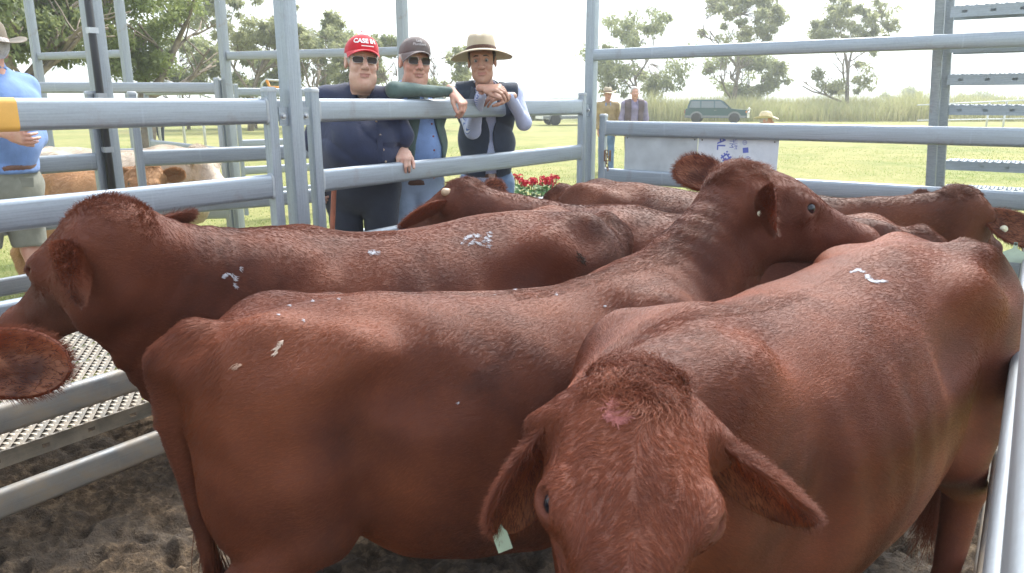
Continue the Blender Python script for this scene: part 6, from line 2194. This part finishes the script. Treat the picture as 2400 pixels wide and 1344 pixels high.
def tree(label, px, Y, py_top, wpx, seed, mat, n_leaf=9000, leaf=0.15, dens=1.0, py_low=None, droop=0.5, lean=0.0, group="trees beyond the yards", forks=4, clump=0.55, trunk=None):
    """Gum tree: forked trunk, limbs, and drooping leaves gathered in clumps at the limb ends."""
    rs = np.random.default_rng(seed); n_leaf = int(n_leaf * (1.15 if leaf < 0.2 else 0.9)); wpx *= 1.22
    base = P2(px, Y, 285); zg = float(ground_z(0, Y))
    top = at(px, py_top, Y).z - zg
    half = wpx / 2 / (FPX / (Y * CP))
    low = (at(px, py_low, Y).z - zg) if py_low else top * 0.3
    root = empty("tree", (base.x, base.y, zg)); tag(root, label, "tree", group)
    r0 = trunk or max(0.10, top * 0.022)
    mb = MB(); ends = []; spr = min(1.0, max(0.3, half / (top * 0.34)))
    def limb(p, d, L, r, lev):
        pts = [p]; q = p.copy(); dd = d.copy()
        for k in range(4):
            dd = unit(dd + rs.normal(0, 0.16, 3) + np.array((0, 0, 0.05)))
            q = q + dd * L / 4; pts.append(q.copy())
            if lev >= 2: ends.append(q.copy())
        mb.tube([tuple(v) for v in pts], r, 6 if lev < 2 else 4, radii=list(np.linspace(r, r * 0.5, 5)))
        if lev < 3:
            for k in range(forks if lev == 0 else 3):
                t = rs.uniform(0.35, 1.0) if lev else rs.uniform(0.45, 1.0)
                s = pts[min(4, int(t * 4))]
                ang = rs.uniform(0, 6.28); out = np.array((math.cos(ang), math.sin(ang), 0))
                nd = unit(dd * 0.65 + out * spr * rs.uniform(0.5, 0.95) + np.array((0, 0, 0.15)))
                limb(s, nd, L * rs.uniform(0.5, 0.75), r * 0.5, lev + 1)
    limb(np.array((0, 0, -0.1)), unit(np.array((lean, 0, 1.0))), top * 0.52, r0, 0)
    tr = mb.build("trunk", M_BARK, root, True)
    E = np.array(ends)
    # fit limb ends to the crown seen in the photograph
    cz, rz = (top + low) / 2, (top - low) / 2
    k = rs.permutation(len(E))
    nC = max(40, int(150 * dens))
    th = rs.uniform(0, 6.28, nC); ph = np.arccos(rs.uniform(-1, 1, nC)); rr = rs.uniform(0.35, 1.0, nC) ** 0.5
    C = np.stack([half * rr * np.sin(ph) * np.cos(th) + lean * cz, half * 0.9 * rr * np.sin(ph) * np.sin(th), cz + rz * rr * np.cos(ph)], 1)
    wob = hnoise(C[:, 0] * 0.6 + 9, C[:, 2] * 0.6 + seed, seed, 2)
    C = C[wob > np.quantile(wob, 0.42)]
    mb2 = MB()
    for c in C:                                              # twigs reach every clump
        j = np.argmin(np.linalg.norm(E - c, axis=1)); e = E[j]
        mb2.tube([tuple(e), tuple((e + c) / 2 + rs.normal(0, 0.08, 3)), tuple(c)], 0.018, 4, radii=[0.022, 0.015, 0.008])
    mb2.build("twigs", M_BARK, root, True)["kind"] = "stuff"
    w = rs.uniform(0.4, 1.4, len(C)); pk = rs.choice(len(C), n_leaf, p=w / w.sum())
    cr = clump * half * 0.36 * rs.uniform(0.4, 1.3, len(C))
    off = rs.normal(0, 1, (n_leaf, 3)); off /= np.linalg.norm(off, axis=1, keepdims=True); off *= rs.uniform(0.1, 1, (n_leaf, 1)) ** 0.45
    P = C[pk] + off * cr[pk][:, None] * np.array((1, 1, 0.75))
    d = unit(np.stack([rs.normal(0, 0.6, n_leaf), rs.normal(0, 0.6, n_leaf), rs.normal(-droop, 0.55, n_leaf)], 1))
    sd = unit(np.cross(d, rs.normal(0, 1, (n_leaf, 3))))
    L = leaf * rs.uniform(0.6, 1.3, n_leaf)[:, None]; W = L * 0.20
    Vv = np.stack([P, P + d * L * 0.45 + sd * W, P + d * L, P + d * L * 0.45 - sd * W], 1).reshape(-1, 3)
    F = np.arange(n_leaf * 4).reshape(-1, 4)
    cw_ = link("crown", np_mesh("crown", Vv, F), mat, root, False)
    cw_["kind"] = "stuff"
    return root
tree("dark spreading tree at the upper left corner above the blue-shirted man", 60, 17, -330, 430, 101, M_DARKLEAF, 26000, 0.16, 1.8, 165, 0.35, clump=0.50, trunk=0.22)
tree("bright leafy tree behind the far tall posts at the left", 330, 21, -260, 330, 102, M_BRIGHTLEAF, 26000, 0.15, 1.8, 178, 0.4, clump=0.5, trunk=0.25)
tree("low olive tree between the bright tree and the tall post", 440, 42, 85, 150, 103, M_GUM, 11000, 0.24, 1.0, 210, 0.5)
tree("tall thin gum tree left of the nearest tall post", 585, 40, -60, 190, 104, M_GUM2, 10000, 0.24, 1.0, 120, 0.6, clump=0.42)
tree("round bushy gum low behind the hay frame", 600, 44, 95, 190, 112, M_GUM, 11000, 0.26, 1.0, 225, 0.5)
tree("gum tree just right of the nearest tall post", 745, 40, 5, 140, 105, M_GUM2, 9000, 0.24, 0.9, 190, 0.6, clump=0.42)
tree("olive gum tree behind man in red cap", 800, 46, 60, 170, 106, M_GUM, 11000, 0.26, 1.0, 230, 0.5)
tree("gum tree between the two capped men", 905, 44, 75, 110, 107, M_GUM, 7000, 0.24, 0.8, 230, 0.5)
tree("pale gum tree between grey cap and fawn hat", 1030, 42, 70, 130, 108, M_GUM2, 8000, 0.24, 0.8, 225, 0.6, clump=0.42)
tree("wide gum tree beyond the corner post above the two far men", 1490, 64, 18, 215, 109, M_GUM, 13000, 0.33, 1.2, 235, 0.6, clump=0.42)
tree("tall gum tree above the parked teal wagon", 1715, 66, -40, 170, 110, M_GUM2, 12000, 0.34, 1.1, 120, 0.6, clump=0.40)
tree("dense low gum tree behind the parked teal wagon", 1735, 72, 118, 165, 113, M_GUM, 10000, 0.36, 1.0, 232, 0.5)
tree("lone gum tree above the tall dry grass, left of the stair", 1980, 66, -30, 165, 111, M_GUM2, 13000, 0.34, 1.2, 225, 0.6, clump=0.42)
tree("small far tree on the skyline near the stair", 2105, 150, 205, 70, 114, M_GUM, 2500, 0.6, 0.5, 240, 0.4)
tree("low far tree on the skyline right of the stair", 2290, 170, 214, 80, 115, M_GUM, 2500, 0.6, 0.5, 240, 0.4)
tree("dark shrub on the far side of the paddock behind the hat-wearing man", 1265, 62, 250, 70, 116, M_GUM, 2500, 0.3, 0.5, 285, 0.3)

def blades(name, P, h, w, lean, mat, seed, segs=2):
    rs = np.random.default_rng(seed)
    n = len(P)
    a = rs.uniform(0, 6.28, n); sd = np.stack([np.cos(a), np.sin(a), np.zeros(n)], 1)
    b = rs.uniform(0, 6.28, n); ld = np.stack([np.cos(b), np.sin(b), np.zeros(n)], 1) * (lean * rs.uniform(0.2, 1.0, n))[:, None]
    h = np.broadcast_to(h, (n,))[:, None]; w = np.broadcast_to(w, (n,))[:, None]
    up = np.array((0, 0, 1.0))
    p1 = P + h * 0.55 * (up + ld * 0.4); p2 = P + h * (up * 0.95 + ld)
    Vv = np.stack([P - sd * w, P + sd * w, p1 + sd * w * 0.7, p1 - sd * w * 0.7, p2 + sd * w * 0.12, p2 - sd * w * 0.12], 1).reshape(-1, 3)
    i = np.arange(n)[:, None] * 6
    F = np.concatenate([i + np.array((0, 1, 2, 3)), i + np.array((3, 2, 4, 5))])
    o = link(name, np_mesh(name, Vv, F), mat, None, False)
    return o
M_DRY = leaf_mat("dry_tall_grass", (0.23, 0.27, 0.11), (0.52, 0.46, 0.26), 0.4)
M_LAWNB = leaf_mat("lawn_blade", (0.14, 0.22, 0.045), (0.30, 0.335, 0.10), 0.4)
rs = np.random.default_rng(3)
n = 26000
pxs = rs.uniform(1500, 2750, n); Yg = rs.uniform(58, 74, n)
X = (pxs - 1200) / FPX * Yg * CP * 1.03
h = (0.6 + 2.4 * hnoise(X * 0.22, Yg * 0.12, 5, 4)) * rs.uniform(0.55, 1.2, n)
P = np.stack([X, Yg, ground_z(X, Yg)], 1)
o = blades("tall_grass", P, h, 0.030, 0.55, M_DRY, 4); tag(o, "tall dry grass along the far edge of the paddock", "grass", kind="stuff")
n = 5000
X = rs.uniform(-28, 13, n); Yg = rs.uniform(66, 74, n)
o = blades("rough_grass", np.stack([X, Yg, ground_z(X, Yg)], 1), 1.0 * rs.uniform(0.4, 1.1, n), 0.05, 0.6, M_DRY, 6); tag(o, "rough low grass on the far left edge of the paddock", "grass", kind="stuff")
# lawn close to the yards
n = 90000
Yg = 4.0 + 22 * rs.uniform(0, 1, n) ** 1.6
X = rs.uniform(-0.85, 0.85, n) * Yg
pv = (X - P0.x) * V.x + (Yg - P0.y) * V.y; pu = (X - P0.x) * U.x + (Yg - P0.y) * U.y
keep = ~((pv > -1.25) & (pv < 3.3) & (pu < 3.0))
X, Yg = X[keep], Yg[keep]
gn = hnoise(X * 1.2, Yg * 1.2, 9, 3)
hh = (0.012 + 0.035 * gn) * rs.uniform(0.5, 1.3, len(X))
o = blades("lawn_grass", np.stack([X, Yg, ground_z(X, Yg) - 0.005], 1), hh, 0.0035 + 0.0002 * Yg, 0.8, M_LAWNB, 8); tag(o, "short lawn grass around the yards", "grass", kind="stuff")

# ------------------------------------------------------------------ parked wagons
M_RUBBER = plain("tyre_rubber", (0.02, 0.02, 0.02), 0.8)
M_RIM = plain("wheel_rim", (0.55, 0.55, 0.53), 0.35, 0.6)
M_GLASS = plain("car_glass", (0.10, 0.13, 0.14), 0.05, spec=0.9)
M_CHROME = plain("bar_alloy", (0.70, 0.71, 0.72), 0.25, 0.9)
M_CLAD = plain("grey_cladding", (0.16, 0.17, 0.18), 0.6)
M_LAMP = plain("lamp_lens", (0.65, 0.65, 0.62), 0.1)
M_AMBER = plain("amber_lens", (0.7, 0.22, 0.02), 0.2)
M_RLAMP = plain("red_lens", (0.45, 0.02, 0.02), 0.2)
def wagon(label, loc_, rz, paint_m, bullbar=True, hood=1.0, hgt=1.62):
    root = empty("parked_car", loc_, rz); tag(root, label, "car", "cars parked at the far side")
    k = hgt / 1.62
    W = 0.86
    # side outline (x forward, z up): boxy wagon
    lower = [(-2.05, 0.42), (-2.08, 0.95), (-1.98, 1.02), (1.0, 1.02), (1.15, 0.99), (2.02, 0.92), (2.08, 0.85), (2.08, 0.45), (1.85, 0.36), (-1.9, 0.36)]
    upper = [(-1.96, 1.02), (-1.80, 1.58), (-1.60, 1.62), (0.18, 1.62), (0.38, 1.56), (1.02, 1.02)]
    def prism(name, out, w0, w1, z0, z1, mat, par=root, bev=0.03):
        bm = bmesh.new()
        vs = []
        for sgn in (-1, 1):
            for x, z in out:
                t = (z - z0) / (z1 - z0); vs.append(bm.verts.new((x, sgn * (w0 + (w1 - w0) * t), z * k)))
        n_ = len(out)
        bm.faces.new(vs[:n_][::-1]); bm.faces.new(vs[n_:])
        for i in range(n_): bm.faces.new((vs[i], vs[(i + 1) % n_], vs[n_ + (i + 1) % n_], vs[n_ + i]))
        bmesh.ops.recalc_face_normals(bm, faces=bm.faces)
        bmesh.ops.bevel(bm, geom=bm.edges[:], offset=bev, segments=2, affect='EDGES', clamp_overlap=True)
        me = bpy.data.meshes.new(name); bm.to_mesh(me); bm.free()
        o = link(name, me, mat, par, False); auto_smooth(o, 40); return o
    body = prism("body", lower, W, W, 0.36, 1.02, paint_m)
    cab = prism("cabin", upper, W - 0.02, W - 0.14, 1.02, 1.62, paint_m, bev=0.04)
    prism("cladding", [(-2.09, 0.38), (-2.09, 0.56), (2.09, 0.56), (2.09, 0.38)], W + 0.015, W + 0.015, 0.3, 0.6, M_CLAD, bev=0.02)
    for sgn in (-1, 1):
        for xa, xb, xc, xd in ((-1.82, -1.05, -1.10, -1.68), (-0.98, -0.12, -0.15, -0.98), (-0.05, 0.84, 0.28, -0.08)):
            y0, y1 = sgn * (W - 0.025 + 0.012), sgn * (W - 0.125 + 0.012)
            MB().add([(xa, y0, 1.06 * k), (xb, y0, 1.06 * k), (xc, y1, 1.52 * k), (xd, y1, 1.52 * k)], [(0, 1, 2, 3)]).build("window", M_GLASS, root)
        for x in (-1.28, 1.28):
            wl_ = empty("wheel", (x, sgn * 0.80, 0.36)); wl_.parent = root; wl_.rotation_euler = (R(90), 0, 0)
            MB().lathe([(0.20, -0.11), (0.33, -0.11), (0.36, -0.07), (0.36, 0.07), (0.33, 0.11), (0.20, 0.11)], 22).build("tyre", M_RUBBER, wl_, True)
            MB().lathe([(0.0, -0.09), (0.10, -0.09), (0.14, -0.06), (0.21, -0.10), (0.21, 0.10), (0.14, 0.06), (0.10, 0.09), (0.0, 0.09)], 16).build("rim", M_RIM, wl_, True)
            MB().add([(x + 0.47 * math.cos(a), sgn * (W + 0.018), 0.36 + 0.47 * math.sin(a)) for a in np.linspace(0.0, math.pi, 12)] + [(x - 0.47, sgn * (W + 0.018), 0.36), (x + 0.47, sgn * (W + 0.018), 0.36)], [tuple(range(14))]).build("wheel_arch", M_CLAD, root)
        MB().box((2.085, sgn * 0.60, 0.80 * k), (0.03, 0.30, 0.13)).build("headlight", M_LAMP, root)
        MB().box((2.06, sgn * 0.82, 0.80 * k), (0.08, 0.10, 0.12)).build("indicator", M_AMBER, root)
        MB().box((-2.09, sgn * 0.76, 0.80 * k), (0.03, 0.13, 0.24)).build("tail_light", M_RLAMP, root)
        MB().box((0.75, sgn * 0.96, 1.08 * k), (0.10, 0.16, 0.12)).build("mirror", M_CLAD, root)
        MB().box((-0.02, sgn * (W + 0.008), 0.90 * k), (0.16, 0.02, 0.03)).build("door_handle", M_CLAD, root)
    MB().add([(0.98, -0.76, 1.06 * k), (0.98, 0.76, 1.06 * k), (0.44, 0.68, 1.54 * k), (0.44, -0.68, 1.54 * k)], [(0, 1, 2, 3)]).build("windscreen", M_GLASS, root).location = (0.022, 0, 0.01)
    MB().box((2.09, 0, 0.80 * k), (0.03, 0.86, 0.15)).build("grille", M_CLAD, root)
    if bullbar:
        br = empty("bull_bar", (0, 0, 0)); br.parent = root
        MB().box((2.20, 0, 0.52), (0.14, 1.72, 0.24)).build("bumper", M_CHROME, br)
        for y in (-0.42, 0.42):
            MB().tube([(2.20, y, 0.5), (2.27, y, 0.95), (2.22, y, 1.05)], 0.035, 8, up=(0, 1, 0)).build("upright", M_CHROME, br, True)
        for z, yy in ((1.04, 0.44), (0.80, 0.80)):
            MB().tube([(2.10, -yy - 0.1, z - 0.12), (2.24, -yy, z), (2.24, yy, z), (2.10, yy + 0.1, z - 0.12)], 0.035, 8).build("cross_tube", M_CHROME, br, True)
    else:
        MB().box((-2.12, 0, 0.50), (0.14, 1.7, 0.2)).build("bumper", paint_m, root)
    return root
q = at(1677, 284, 54.0)
wagon("dark teal four-wheel-drive wagon with alloy bull bar parked by tall grass", (q.x, q.y, float(ground_z(0, 54))), R(-18), plain("teal_paint", (0.014, 0.064, 0.070), 0.25, var=0.04), True)
q = at(1338, 289, 50.0)
wagon("white wagon parked behind the corner post at the far side", (q.x, q.y, float(ground_z(0, 50))), R(12), plain("white_paint", (0.72, 0.72, 0.70), 0.3, var=0.03), False, hgt=1.75)
# far boundary rail at the right
for k, (pa, pb, ya, yb) in enumerate(((2160, 2420, 245, 232), (2160, 2420, 262, 258))):
    pass
rl = empty("far_rail_fence", (0, 0, 0)); tag(rl, "thin pale tube fence among the tall grass near the stair", "fence")
for py0, py1 in ((247, 234), (283, 278)):
    MB().tube([at(2150, py0, 40), at(2430, py1, 36)], 0.04, 6).build("rail", M_WTUBE, rl, True)
for px in (2190, 2320, 2360):
    t_ = (px - 2150) / 280; q = at(px, 246 - 12 * t_, 40 - 4 * t_)
    MB().tube([(q.x, q.y, 0.1), q], 0.05, 6, up=(0, 1, 0)).build("post", M_WTUBE, rl, True)
# ------------------------------------------------------------------ air
hz = MB().box((0, 2200, 150), (6400, 5200, 306)).build("haze")
hm = bpy.data.materials.new("haze_air"); hm.use_nodes = True
hn, hl = hm.node_tree.nodes, hm.node_tree.links
hn.remove(hn["Principled BSDF"])
pv_ = hn.new("ShaderNodeVolumePrincipled")
pv_.inputs["Color"].default_value = (0.86, 0.92, 1.0, 1)
pv_.inputs["Density"].default_value = 0.0017
pv_.inputs["Anisotropy"].default_value = 0.3
hl.new(pv_.outputs[0], hn["Material Output"].inputs["Volume"])
hz.data.materials.append(hm)
tag(hz, "pale haze in the air over the paddock and hills", "haze", kind="stuff")
SC.cycles.volume_bounces = 1
